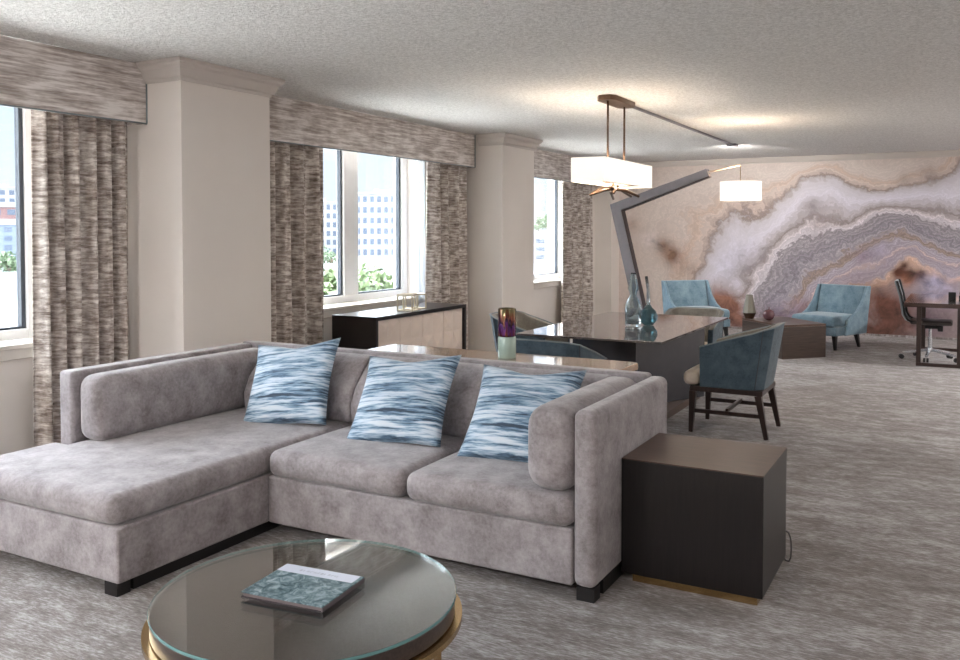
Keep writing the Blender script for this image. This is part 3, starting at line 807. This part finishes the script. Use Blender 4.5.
def make_chair(label):
    """front faces local -Y"""
    t = thing('dining_chair', label, 'chair', (0, 0, 0), 0, 'dining chairs around the glossy table')
    # wrap-round shell : plan path, height along path, lean
    path = [(-0.283, -0.205), (-0.283, 0.0), (-0.28, 0.15), (-0.268, 0.21), (-0.20, 0.268), (-0.1, 0.275), (0.1, 0.275), (0.20, 0.268), (0.268, 0.21), (0.28, 0.15), (0.283, 0.0), (0.283, -0.205)]
    top = [0.675, 0.745, 0.798, 0.825, 0.845, 0.848, 0.848, 0.845, 0.825, 0.798, 0.745, 0.675]
    zb = 0.365; th = 0.052; mb = MB()
    def off(i, d):
        p = Vector(path[i]); a = Vector(path[max(i - 1, 0)]); b = Vector(path[min(i + 1, len(path) - 1)])
        tg = (b - a).normalized(); nrm = Vector((-tg.y, tg.x))  # inward is -nrm for this direction
        return p - nrm * d
    rows_o, rows_i = [], []
    nzr = 5
    for i in range(len(path)):
        for rows, d in ((rows_o, 0.0), (rows_i, th)):
            p = off(i, d); col = []
            for k in range(nzr + 1):
                z = zb + (top[i] - zb) * k / nzr
                lean = 0.16 * (z - zb) * max(0, min(1, (path[i][1] + 0.05) / 0.3)); flare = 0.02 * (z - zb) / 0.48 * (1 if p.x > 0 else -1) * min(1, abs(p.x) / 0.2)
                col.append((p.x + flare, p.y + lean, z))
            rows.append(col)
    n = len(path)
    bmv = lambda rows: [[mb.bm.verts.new(c) for c in col] for col in rows]
    o_, i_ = bmv(rows_o), bmv(rows_i)
    for a in range(n - 1):
        for k in range(nzr):
            f = mb.bm.faces.new([o_[a][k], o_[a][k + 1], o_[a + 1][k + 1], o_[a + 1][k]]); f.material_index = 0
            f = mb.bm.faces.new([i_[a][k], i_[a + 1][k], i_[a + 1][k + 1], i_[a][k + 1]]); f.material_index = 1
        f = mb.bm.faces.new([o_[a][nzr], i_[a][nzr], i_[a + 1][nzr], o_[a + 1][nzr]]); f.material_index = 1
        mb.bm.faces.new([o_[a][0], o_[a + 1][0], i_[a + 1][0], i_[a][0]])
    for a in (0, n - 1):
        for k in range(nzr):
            q = [o_[a][k], i_[a][k], i_[a][k + 1], o_[a][k + 1]]
            mb.bm.faces.new(q if a == 0 else q[::-1])
    bmesh.ops.recalc_face_normals(mb.bm, faces=mb.bm.faces[:])
    shell = obj('back_shell', mb, [M['blue'], M['lining']], t, world=False, bevel=(0.008, 2))
    # seams at the rear corners and piping along the outer top edge
    pp = MB(); pp.tube([Vector(c[-1]) + Vector((0, 0, 0.002)) for c in rows_o], 0.006, 6)
    obj('piping', pp, M['piping'], shell, world=False, smooth=True)
    for a in (3, 8):
        sm = MB(); sm.tube([Vector(c) * 1.004 for c in rows_o[a]], 0.004, 5); obj('seam', sm, M['gasket'], shell, world=False)
    obj('seat', MB().cushion(-0.225, 0.225, -0.31, 0.235, 0.385, 0.485, 0.04, 0.012, inner=4).cushion(-0.262, 0.262, -0.345, -0.215, 0.367, 0.478, 0.045, 0.004, inner=4), M['seatfab'], t, world=False, smooth=True)
    obj('apron', MB().box(-0.27, 0.27, -0.285, 0.27, 0.325, 0.364), M['legwood'], t, world=False, bevel=(0.004, 2))
    for sx in (-1, 1):
        obj('leg', MB().bar((sx * 0.262, -0.275, 0.0), (sx * 0.25, -0.262, 0.325), 0.03, 0.03, up=(0, 1, 0), w2=0.05, h2=0.05), M['legwood'], t, world=False)
        obj('leg', MB().bar((sx * 0.262, 0.30, 0.0), (sx * 0.245, 0.235, 0.325), 0.03, 0.03, up=(0, 1, 0), w2=0.05, h2=0.05), M['legwood'], t, world=False)
        obj('stretcher', MB().bar((sx * 0.256, -0.255, 0.17), (sx * 0.256, 0.255, 0.17), 0.02, 0.03), M['legwood'], t, world=False)
    obj('stretcher', MB().bar((-0.25, 0.0, 0.19), (0.25, 0.0, 0.19), 0.02, 0.028), M['legwood'], t, world=False)
    return t
chA = make_chair('blue dining chair with beige seat on the open right side of the dining table')
chA.location = (-1.555, 7.055, 0); chA.rotation_euler = (0, 0, R(-90))
dup(chA, (-2.47, 5.62, 0), R(180), 'blue dining chair at the near end of the dining table, back toward the sofa')
dup(chA, (-3.265, 6.98, 0), R(90), 'blue dining chair at the window side of the table, taupe inner back showing')
q = dup(chA, (-2.37, 8.69, 0), R(0), 'blue dining chair at the far end of the table, only its back top showing'); q.scale = (1, 1, 0.92)

# bottles on the table
bx, by, bz = -2.47, 7.27, 0.7525
t = tag(obj('glass_bottle', MB().lathe([(0.02, bz + 0.001), (0.066, bz + 0.003), (0.07, bz + 0.012), (0.072, bz + 0.14), (0.07, bz + 0.19), (0.052, bz + 0.235), (0.032, bz + 0.265), (0.034, bz + 0.30), (0.048, bz + 0.325), (0.026, bz + 0.45), (0.026, bz + 0.465), (0.023, bz + 0.465), (0.023, bz + 0.45), (0.043, bz + 0.327), (0.03, bz + 0.302), (0.028, bz + 0.265), (0.048, bz + 0.233), (0.065, bz + 0.19), (0.067, bz + 0.03), (0.02, bz + 0.02)], 36, (bx, by), True, True), M['clear'], None, smooth=True, loc=(bx, by, bz)), 'tall clear glass bottle with pinched neck on the dining table', 'bottle')
bx, by = -2.385, 7.425
t = thing('bulb_vase', 'teal round bulb glass vase with slim tall neck beside the clear bottle', 'vase', (bx, by, bz))
obj('body', MB().lathe([(0.02, bz + 0.001), (0.045, bz + 0.004), (0.078, bz + 0.05), (0.082, bz + 0.085), (0.066, bz + 0.125), (0.035, bz + 0.155), (0.02, bz + 0.18)], 36, (bx, by), True, True), M['teal'], t, smooth=True)
obj('neck', MB().tube([(bx, by, bz + 0.182), (bx, by, bz + 0.24), (bx - 0.004, by, bz + 0.32), (bx - 0.02, by, bz + 0.43)], [0.018, 0.017, 0.014, 0.013], 12), M['clear'], t, smooth=True)

# ------------------------------------------------------------------ chandelier over the table
hx0, hx1, hy0, hy1, hz0, hz1 = -2.815, -2.525, 6.69, 7.95, 1.985, 2.185
hc, hm = (hx0 + hx1) / 2, (hy0 + hy1) / 2
t = thing('chandelier', 'rectangular white shade chandelier with bronze twig cluster hung over the dining table', 'chandelier', (hc, hm, CZ))
obj('canopy', MB().prism([(hc - 0.085, 7.13, 2.70), (hc - 0.05, 7.07, 2.70), (hc + 0.05, 7.07, 2.70), (hc + 0.085, 7.13, 2.70), (hc + 0.085, 7.63, 2.70), (hc + 0.05, 7.69, 2.70), (hc - 0.05, 7.69, 2.70), (hc - 0.085, 7.63, 2.70)], (0, 0, 0.043)), M['bronze'], t, bevel=(0.003, 2))
sh = MB(); e = 0.006
sh.box(hx0, hx1, hy0, hy0 + e, hz0, hz1); sh.box(hx0, hx1, hy1 - e, hy1, hz0, hz1); sh.box(hx0, hx0 + e, hy0 + e, hy1 - e, hz0, hz1); sh.box(hx1 - e, hx1, hy0 + e, hy1 - e, hz0, hz1)
obj('shade', sh, M['shade'], t)
for y in (7.16, 7.58):
    obj('rod', MB().tube([(hc, y, hz0 + 0.03), (hc, y, 2.70)], 0.009, 10), M['bronze'], t, smooth=True)
fr = MB(); fr.bar((hc, hy0 + 0.02, hz0 + 0.02), (hc, hy1 - 0.02, hz0 + 0.02), 0.018, 0.012)
for y in (hy0 + 0.012, hm, hy1 - 0.012): fr.bar((hx0 + 0.01, y, hz0 + 0.02), (hx1 - 0.01, y, hz0 + 0.02), 0.012, 0.01)
obj('frame', fr, M['bronze'], t)
rnd = random.Random(11)
for k, (a, b, z) in enumerate(((20, 0.36, 0), (75, 0.3, 0.01), (128, 0.38, -0.01), (200, 0.3, 0.02), (250, 0.34, 0), (310, 0.3, 0.015))):
    ca, sa = math.cos(R(a)), math.sin(R(a))
    p = [(hc - ca * 0.05, 7.3 - sa * 0.05, hz0 - 0.03 + z), (hc + ca * 0.10, 7.3 + sa * 0.14, hz0 - 0.05 + z), (hc + ca * b * 0.55, 7.3 + sa * b * 1.2, hz0 - 0.10 + z)]
    obj('twig', MB().tube(p, [0.012, 0.014, 0.011], 8), M['bronze'], t, smooth=True)
obj('stem', MB().tube([(hc, 7.3, hz0 + 0.014), (hc, 7.3, hz0 - 0.05)], 0.012, 8), M['bronze'], t, smooth=True)
for y in (6.95, 7.32, 7.7):
    mb = MB(); mb.lathe([(0.004, hz0 + 0.035), (0.022, hz0 + 0.05), (0.03, hz0 + 0.08), (0.02, hz0 + 0.105), (0.004, hz0 + 0.115)], 14, (hc + 0.04, y)); obj('bulb', mb, M['bulb'], t, smooth=True)

rw = thing('ceiling_raceway', 'slim metal cable raceway running along the ceiling beyond the chandelier', 'raceway', (hc, 9.7, CZ))
obj('channel', MB().box(hc - 0.016, hc + 0.016, 7.71, 11.8, CZ - 0.022, CZ - 0.004), M['lampmetal'], rw)
obj('end_box', MB().box(hc - 0.06, hc + 0.06, 11.801, 11.95, CZ - 0.035, CZ - 0.004), M['lampmetal'], rw, bevel=(0.004, 2))

# ------------------------------------------------------------------ floor lamp with angled arm
LY = 9.5
t = thing('floor_lamp', 'tall grey angular floor lamp with white drum shade behind the table', 'lamp', (-2.95, LY, 0))
obj('base', MB().box(-3.2, -2.7, LY - 0.22, LY + 0.22, 0, 0.03), M['lampmetal'], t, bevel=(0.005, 2))
el = Vector((-3.36, LY, 1.815)); ft = Vector((-2.93, LY, 0.03)); en = Vector((-2.37, LY, 2.175))
arm = MB()
d1 = (el - ft).normalized(); d2 = (en - el).normalized(); wv = 0.115; dp = 0.055
n1 = Vector((-d1.z, 0, d1.x)); n2 = Vector((-d2.z, 0, d2.x))
if n1.x > 0: n1 = -n1
if n2.z < 0: n2 = -n2
A0, A1 = ft - n1 * -0.0, ft + n1 * wv
# mitred elbow
def isect(p, d, q, e):
    den = d.x * e.z - d.z * e.x; s = ((q.x - p.x) * e.z - (q.z - p.z) * e.x) / den; return p + d * s
oi = isect(ft, d1, el + d1 * 0 - n2 * 0.0, d2); 
outer0 = ft + n1 * wv
out_top = el + n2 * wv * 0.95
oo = isect(outer0, d1, out_top, d2)
poly = [ft, isect(ft, d1, el, d2), en, en + n2 * wv * 0.72, oo, outer0]
arm.prism([(p.x, LY - dp, p.z) for p in poly], (0, 2 * dp, 0))
obj('arm', arm, M['lampmetal'], t, bevel=(0.004, 2))
ed = MB()
pin = [ft + Vector((0.003, 0, 0)), isect(ft, d1, el, d2) + Vector((0.004, 0, -0.004)), en + Vector((0, 0, -0.004))]
for p, q, nn in ((pin[0], pin[1], n1), (pin[1], pin[2], n2)):
    ed.bar((p.x - nn.x * 0.003, LY, p.z - nn.z * 0.003), (q.x - nn.x * 0.003, LY, q.z - nn.z * 0.003), 2 * dp - 0.002, 0.006, up=nn)
obj('arm_underside', ed, M['lampdark'], t)
tip = Vector((-2.05, LY, 2.285))
obj('rod', MB().tube([en + n2 * wv * 0.4, tip], 0.01, 8), M['palebrass'], t, smooth=True)
sc = Vector((-2.045, LY, 2.0)); rs = 0.21
obj('hanger', MB().tube([tip, (tip.x, LY, 2.10)], 0.004, 6), M['brass'], t)
obj('lamp_shade', MB().ringlathe([(rs, 1.905), (rs + 0.004, 1.905), (rs + 0.004, 2.105), (rs, 2.105)], 48, (sc.x, LY)), M['shade2'], t, auto=40)
obj('diffuser', MB().lathe([(rs - 0.003, 1.908), (rs - 0.003, 1.912)], 48, (sc.x, LY)), M['shade2'], t, auto=40)
spd = MB()
for k in range(3):
    a = R(120 * k + 20); spd.bar((sc.x, LY, 2.10), (sc.x + rs * math.cos(a), LY + rs * math.sin(a), 2.10), 0.006, 0.004)
obj('spider', spd, M['brass'], t)
mb = MB(); mb.lathe([(0.004, 1.96), (0.03, 1.98), (0.036, 2.02), (0.02, 2.06), (0.014, 2.09)], 14, (sc.x, LY)); obj('bulb', mb, M['bulb'], t, smooth=True)

# ------------------------------------------------------------------ lounge chairs
def make_lounge(label):
    """front faces local -Y"""
    t = thing('lounge_chair', label, 'armchair', (0, 0, 0), 0, 'pale blue lounge chairs by the mural')
    fb = M['blue_light']
    obj('seat_base', MB().box(-0.33, 0.33, -0.34, 0.30, 0.19, 0.305), fb, t, world=False, bevel=(0.015, 3))
    obj('seat', MB().cushion(-0.315, 0.315, -0.37, 0.27, 0.307, 0.445, 0.045, 0.015, inner=5), fb, t, world=False, smooth=True)
    bk = MB(); bk.prism([(-0.325, y, z) for y, z in ((0.27, 0.19), (0.36, 0.19), (0.47, 0.83), (0.40, 0.83), (0.29, 0.45))], (0.65, 0, 0))
    back = obj('backrest', bk, fb, t, world=False, bevel=(0.018, 3))
    for sx in (-1, 1):
        w = MB(); x = sx * 0.335
        w.prism([(x, y, z) for y, z in ((-0.16, 0.19), (0.375, 0.19), (0.485, 0.83), (0.39, 0.83), (0.26, 0.62), (0.12, 0.50), (-0.10, 0.40))], (sx * 0.04, 0, 0))
        obj('wing', w, fb, t, world=False, bevel=(0.014, 3))
        for y, ly in ((-0.28, -0.30), (0.27, 0.31)):
            obj('leg', MB().bar((sx * 0.30, ly, 0), (sx * 0.28, y, 0.189), 0.028, 0.028, up=(0, 1, 0), w2=0.055, h2=0.055), M['black'], t, world=False)
    obj('seam', MB().tube([(0.08, 0.293, 0.455), (0.08, 0.403, 0.82)], 0.003, 5), M['blue'], back, world=False)
    return t
lg = make_lounge('pale blue velvet lounge chair right of the wood block, turned left')
lg.location = (-1.57, 12.72, 0); lg.rotation_euler = (0, 0, R(-23))
dup(lg, (-3.36, 12.85, 0), R(43), 'pale blue velvet lounge chair behind the dining table, turned right')

# ------------------------------------------------------------------ wood block table with vases
blk = [(-1.885, 11.17), (-1.44, 11.63), (-2.05, 12.33), (-2.52, 11.87)]
t = thing('block_table', 'low dark wood block table set diagonally before the mural', 'coffee table', (-1.97, 11.75, 0))
mb = MB(); mb.prism([(x, y, 0.0) for x, y in blk], (0, 0, 0.395)); obj('body', mb, M['blockwood'], t, bevel=(0.004, 2))
mb = MB(); mb.prism([(x, y, 0.396) for x, y in blk], (0, 0, 0.026)); obj('top', mb, M['espresso_top'], t, bevel=(0.004, 2))
vx, vy, vz = -2.42, 11.83, 0.4225
t = thing('tapered_vase', 'tapered silver faceted vase on the wood block table', 'vase', (vx, vy, vz))
obj('foot', MB().lathe([(0.055, vz + 0.001), (0.088, vz + 0.075)], 8, (vx, vy), True, True), M['bronze'], t)
obj('body', MB().lathe([(0.088, vz + 0.076), (0.042, vz + 0.315), (0.036, vz + 0.315), (0.07, vz + 0.1)], 8, (vx, vy), True, True), M['vase_silver'], t)
vx, vy = -2.15, 11.72
t = thing('ceramic_apple', 'small plum red round ceramic ornament beside the silver vase', 'ornament', (vx, vy, vz))
obj('body', MB().lathe([(0.025, vz + 0.001), (0.055, vz + 0.02), (0.075, vz + 0.065), (0.062, vz + 0.115), (0.03, vz + 0.138), (0.01, vz + 0.13)], 24, (vx, vy)), M['plum'], t, smooth=True)
obj('stem', MB().tube([(vx, vy, vz + 0.131), (vx + 0.004, vy, vz + 0.165)], 0.007, 8), M['plum'], t, smooth=True)

# ------------------------------------------------------------------ desk, office chair
t = thing('desk', 'dark wood writing desk on square frame legs at the right edge', 'desk', (-0.2, 12.2, 0))
obj('top', MB().box(-0.555, 0.17, 11.36, 13.05, 0.69, 0.742), M['desktop'], t, bevel=(0.003, 2))
for y in (11.40, 12.95):
    f = MB(); f.box(-0.42, -0.37, y, y + 0.05, 0.04, 0.689); f.box(0.0, 0.05, y, y + 0.05, 0.04, 0.689); f.box(-0.42, 0.05, y, y + 0.05, 0.0, 0.04)
    obj('leg_frame', f, M['legwood'], t, bevel=(0.003, 2))
dc = thing('desk_caddy', 'small black square caddy on the desk top', 'caddy', (-0.05, 12.05, 0.7425))
b = MB(); b.box(-0.10, -0.02, 12.0, 12.08, 0.743, 0.748)
for q in ((-0.10, -0.095, 12.0, 12.08), (-0.025, -0.02, 12.0, 12.08), (-0.095, -0.025, 12.0, 12.005), (-0.095, -0.025, 12.075, 12.08)): b.box(*q, 0.748, 0.835)
obj('box', b, M['rubber'], dc)
obj('notepad', MB().box(-0.088, -0.032, 12.02, 12.03, 0.7485, 0.80), M['lining'], dc)
dp_ = thing('desk_phone', 'black telephone on the desk at the right picture edge', 'telephone', (0.08, 11.9, 0.7425))
obj('base', MB().prism([(0.01, 11.8, 0.743), (0.01, 12.0, 0.743), (0.01, 12.0, 0.80), (0.01, 11.8, 0.765)], (0.14, 0, 0)), M['rubber'], dp_, bevel=(0.006, 2))
obj('handset', MB().tube([(0.035, 11.82, 0.80), (0.035, 11.86, 0.812), (0.035, 11.96, 0.832), (0.035, 12.0, 0.83)], [0.02, 0.014, 0.014, 0.02], 10), M['rubber'], dp_, smooth=True)

ox, oy = -0.29, 12.02
t = thing('office_chair', 'slim office chair with chrome star base tucked at the desk', 'office chair', (ox, oy, 0))
bk = MB()
prof = [(ox - 0.20, 0.475), (ox - 0.25, 0.50), (ox - 0.285, 0.56), (ox - 0.30, 0.66), (ox - 0.325, 0.80), (ox - 0.375, 0.97)]
pp = [(x, 0, z) for x, z in prof] + [(x - 0.022, 0, z - 0.004) for x, z in prof[::-1]]
bk.prism([(x, oy - 0.22, z) for x, _, z in pp], (0, 0.44, 0)); obj('backrest', bk, M['mesh'], t, auto=40)
for s in (-1, 1):
    f = MB(); f.tube([(x + 0.012, oy + s * 0.232, z) for x, z in prof] , 0.013, 8); obj('back_frame', f, M['rubber'], t, smooth=True)
obj('seat', MB().cushion(ox - 0.215, ox + 0.24, oy - 0.225, oy + 0.225, 0.445, 0.49, 0.02, 0.006, inner=4), M['leather'], t, smooth=True)
obj('tilt_box', MB().box(ox - 0.06, ox + 0.10, oy - 0.06, oy + 0.06, 0.385, 0.444).box(ox + 0.08, ox + 0.14, oy - 0.10, oy - 0.05, 0.36, 0.43), M['rubber'], t, bevel=(0.01, 2))
obj('gas_lift', MB().lathe([(0.026, 0.13), (0.026, 0.27), (0.018, 0.271), (0.018, 0.384)], 16, (ox, oy)), M['chrome'], t, auto=40)
for k in range(5):
    a = R(192 + 72 * k); c_, s_ = math.cos(a), math.sin(a)
    obj('base_arm', MB().bar((ox + c_ * 0.02, oy + s_ * 0.02, 0.125), (ox + c_ * 0.31, oy + s_ * 0.31, 0.075), 0.05, 0.034, w2=0.03, h2=0.024), M['chrome'], t, bevel=(0.004, 2))
    cx_, cy_ = ox + c_ * 0.32, oy + s_ * 0.32
    w = MB()
    for q in (-1, 1):
        w.tube([(cx_ - s_ * 0.008 * q, cy_ + c_ * 0.008 * q, 0.03), (cx_ - s_ * 0.028 * q, cy_ + c_ * 0.028 * q, 0.03)], 0.029, 14)
    obj('caster', w, M['rubber'], t)

# ------------------------------------------------------------------ outside
WZ = -14.0
wt = NT('river_water'); wt.base(srgb(140, 144, 144)); wt.set(Roughness=0.12)
wt.bump(wt.noise(wt.coords((0.05, 0.05, 1)), 1.0, 4, 0.6), 0.25, 0.6)
mb = MB(); mb.box(-2500, -8, -600, 2500, WZ - 1, WZ)
o = obj('river', mb, wt.m, None, loc=(-300, 300, WZ)); o['kind'] = 'structure'
FACADE = plain('pale_facade', srgb(116, 116, 117), 0.8, var=0.02)
BRICK = plain('red_brick_facade', srgb(98, 74, 72), 0.85, var=0.05)
GREYF = plain('grey_facade', srgb(84, 92, 106), 0.8, var=0.05)
GLASSF = plain('blue_window_glass', srgb(56, 66, 80), 0.6, var=0.1)
def building(label, dirx, diry, t, width, ztop, mat, rows, cols, parts=(), name='office_building', depth=30, zfirst=None, winh=0.55, winw=0.55, roof=True):
    """block on the far bank; its front faces the hotel"""
    px, py = dirx * t, diry * t
    ang = math.atan2(px, py)  # direction away from the hotel
    r = thing(name, label, 'building', (px, py, WZ), -ang)
    H = ztop - WZ
    w = MB(); w.box(-width / 2, width / 2, 0, depth, 0.02, H); obj('wall', w, mat, r, world=False)
    if roof: obj('roof', MB().box(-width / 2 - 0.4, width / 2 + 0.4, -0.4, depth + 0.4, H, H + 0.8).box(-width * 0.2, width * 0.15, 8, depth - 4, H + 0.8, H + 3), FACADE, r, world=False)
    z0 = H * 0.06 if zfirst is None else zfirst
    fh = (H - z0) / rows; cw = width / cols; first = None
    for j in range(rows):
        for i in range(cols):
            x = -width / 2 + (i + 0.5) * cw; z = z0 + (j + 0.5) * fh
            if first is None:
                first = obj('window', MB().box(-cw * winw / 2, cw * winw / 2, -0.15, 0.05, -fh * winh / 2, fh * winh / 2), GLASSF, r, world=False)
                first.location = (x, 0, z)
            else:
                c = first.copy(); COL.objects.link(c); c.parent = r; c.location = (x, 0, z)
    return r
building('white office block across the river, right part seen through the middle window', -0.578, 0.829, 445, 32, 20.5, FACADE, 6, 9)
building('white office block across the river, left part seen beside the curtain', -0.642, 0.787, 490, 28, 17.5, FACADE, 6, 8)
building('grey blue riverside block low in the leftmost window', -0.961, 0.612, 420, 60, 4.5, GREYF, 4, 10)
building('red brick building behind the grey block in the leftmost window', -0.964, 0.618, 470, 70, 14.5, BRICK, 5, 10)
building('tall pale building topmost in the leftmost window', -0.966, 0.612, 520, 40, 27, FACADE, 8, 8)
building('low glassy white building seen through the far window', -0.415, 0.913, 430, 44, -1.5, FACADE, 3, 8, winh=0.5, winw=0.8)
bank = MB(); bank.box(-900, 400, 0, 40, 0, 2.0)
bank.rot(Matrix.Rotation(R(34), 4, 'Z'))
bk = obj('river_bank', bank, plain('bank_stone', srgb(140, 140, 136), 0.9), None); bk['kind'] = 'structure'
bk.location = (-285, 345, WZ)

LEAF = []
for i, (a, b) in enumerate((((66, 82, 52), (104, 120, 80)), ((60, 76, 54), (94, 110, 80)))):
    n = NT('leaf_green_%d' % i); oi = n.noise(n.coords(), 3.0, 2)
    n.base(n.ramp(oi, [(0.3, srgb(*a)), (0.7, srgb(*b))])); n.set(Roughness=0.6); LEAF.append(n.m)
BARK = plain('bark', srgb(92, 78, 66), 0.9)
def tree(label, x, y, ztop, r, seed, leaf=0.16, nl=900, mat=0, zground=WZ, group=None, sq=1.25):
    rnd = random.Random(seed)
    t = thing('tree', label, 'tree', (x, y, zground), 0, group)
    mb = MB(); zc = ztop - r * sq
    lobes = [(Vector((rnd.uniform(-.55, .55), rnd.uniform(-.55, .55), rnd.uniform(-.6, .75))) * r, r * rnd.uniform(0.35, 0.55)) for _ in range(12)]
    for k in range(nl):
        c, lr = rnd.choice(lobes)
        d = Vector((rnd.gauss(0, 1), rnd.gauss(0, 1), rnd.gauss(0, 1))).normalized() * lr * rnd.uniform(0.75, 1.05)
        p = Vector((x, y, zc)) + c + d
        u = Vector((rnd.gauss(0, 1), rnd.gauss(0, 1), rnd.gauss(0, 1))).normalized(); w = u.orthogonal().normalized()
        s = leaf * rnd.uniform(0.7, 1.3)
        mb.poly([p - u * s, p + w * s * 0.5, p + u * s, p - w * s * 0.5], [(0, 1, 2, 3)])
    obj('foliage', mb, LEAF[mat], t)
    tr = MB(); tr.tube([(x, y, zground), (x + 0.1 * r, y, (zground + zc) / 2), (x, y, zc)], [0.16 * r, 0.12 * r, 0.06 * r], 8)
    for k in range(5):
        c, lr = lobes[k]; tr.tube([(x, y, zc - r * 0.6), Vector((x, y, zc)) + c * 0.9], [0.05 * r, 0.02 * r], 6)
    obj('trunk', tr, BARK, t)
def at(x, y, t):
    d = pix_ray(x, y); s = t / math.hypot(d.x, d.y); return d.x * s, d.y * s, CAMH + d.z * s
for lab, px_, py_, tt, r, sd, m in (
    ('bright green tree just outside the middle window, behind the left pane', 331, 264, 17, 0.62, 1, 0),
    ('small green tree outside the middle window, left in the centre pane', 361, 266, 24, 0.55, 2, 1),
    ('bushy green tree outside the middle window, right in the centre pane', 383, 261, 20.5, 0.8, 3, 0)):
    x, y, z = at(px_, py_, tt); tree(lab, x, y, z, r, sd, 0.10, 1300, m, group='trees just outside the middle window')
gnd = struct('bounce_terrace', MB().box(-105, -6.5, -45, 90, WZ + 0.001, WZ + 0.5), plain('bounce_terrace_stone', srgb(226, 222, 214), 0.9), loc=(-14, 15, WZ))  # unseen ground, made wide and pale to bounce sunlight onto the ceiling
for i, (px_, py_, r) in enumerate(((-4, 250, 7.5), (10, 251, 6.5))):
    x, y, z = at(px_, py_, 400 - 16 * i)
    tree(['round green tree on the far bank, left of the leftmost pane edge', 'round green tree on the far bank in the leftmost window', 'green tree on the far bank beside the window frame', 'green tree on the far bank beyond the left picture edge'][i], x, y, z, r * 0.8, 20 + i, 0.9, 500, 1)
x, y, z = at(331, 244, 430); tree('dark green tree before the white office block', x, y, z, 5, 31, 0.6, 400, 1)
for i, px_ in enumerate((538, 547)):
    x, y, z = at(px_, 214, 480 + 20 * i); tree(['dark tree beyond the low building, left in the far window', 'dark tree beyond the low building, right in the far window'][i], x, y, z, 4.2, 35 + i, 0.7, 400, 1)

# ------------------------------------------------------------------ light
w = bpy.data.worlds.new('daylight'); S.world = w; w.use_nodes = True
nt = w.node_tree; bg = nt.nodes['Background']
tc = nt.nodes.new('ShaderNodeTexCoord'); sp = nt.nodes.new('ShaderNodeSeparateXYZ'); nt.links.new(tc.outputs['Generated'], sp.inputs[0])
rp = nt.nodes.new('ShaderNodeValToRGB'); nt.links.new(sp.outputs['Z'], rp.inputs['Fac'])
e = rp.color_ramp.elements
e[0].position = 0.0; e[0].color = (0.175, 0.195, 0.215, 1)
e[1].position = 1.0; e[1].color = (2.7, 2.9, 3.1, 1)
for p, c in ((0.06, (0.185, 0.21, 0.24, 1)), (0.13, (0.17, 0.205, 0.25, 1)), (0.3, (2.7, 2.9, 3.1, 1))):
    q = e.new(p); q.color = c
nt.links.new(rp.outputs['Color'], bg.inputs['Color'])
bg.inputs['Strength'].default_value = 2.4

def lamp(name, kind, loc, power, color, size=0.1, rot=None, parent=None, **kw):
    d = bpy.data.lights.new(name, kind); o = bpy.data.objects.new(name, d); COL.objects.link(o)
    o.location = loc; d.energy = power; d.color = color
    if kind in ('POINT', 'SPOT'): d.shadow_soft_size = size
    if rot: o.rotation_euler = rot
    for k, v in kw.items(): setattr(d, k, v)
    return o
WARM = (1.0, 0.83, 0.66)
for y in (6.95, 7.32, 7.7): lamp('chandelier_light', 'POINT', (hc, y, hz1 - 0.10), 3, WARM, 0.03)
lamp('floor_lamp_light', 'POINT', (sc.x, LY, 2.075), 9, WARM, 0.04)
# added fill lights without fixtures, on the open side and behind the camera
for x, y, p in ((1.9, -1.2, 8), (1.9, 2.0, 4), (1.9, 5.2, 4), (1.9, 8.4, 18), (1.9, 11.6, 34), (-1.6, -1.6, 14), (-3.6, -1.6, 40)):
    lamp('fill_light', 'AREA', (x, y, CZ - 0.01), p, (1.0, 0.985, 0.975), shape='DISK', size=0.5)
sun = lamp('sun', 'SUN', (-20, 0, 30), 4.0, (1.0, 0.97, 0.93), rot=(0, R(-9), 0)); sun.data.angle = R(2)
lamp('mural_fill_light', 'SPOT', (hc, 11.88, CZ - 0.05), 58, (1.0, 0.94, 0.88), 0.05, rot=(R(62), 0, R(8)), spot_size=R(130), spot_blend=1.0)  # added spot with no lamp of its own, brightens the mural
# daylight portals: they only guide sampling of the sky through each window
for y0, y1, x, a, b, sz_ in BAYS:
    d = bpy.data.lights.new('portal', 'AREA'); o = bpy.data.objects.new('portal', d); COL.objects.link(o)
    d.shape = 'RECTANGLE'; d.size = b - a; d.size_y = HEAD - sz_
    o.location = (x - 0.40, (a + b) / 2, (sz_ + HEAD) / 2)
    o.rotation_euler = (R(90), 0, R(-90))
    d.cycles.is_portal = True
S.view_settings.view_transform = 'Standard'; S.view_settings.look = 'None'; S.view_settings.gamma = 1
S.view_settings.exposure = 1.72
S.cycles.max_bounces = 14; S.cycles.diffuse_bounces = 7; S.cycles.transparent_max_bounces = 16; S.cycles.glossy_bounces = 6; S.cycles.transmission_bounces = 10
S.cycles.sample_clamp_indirect = 6
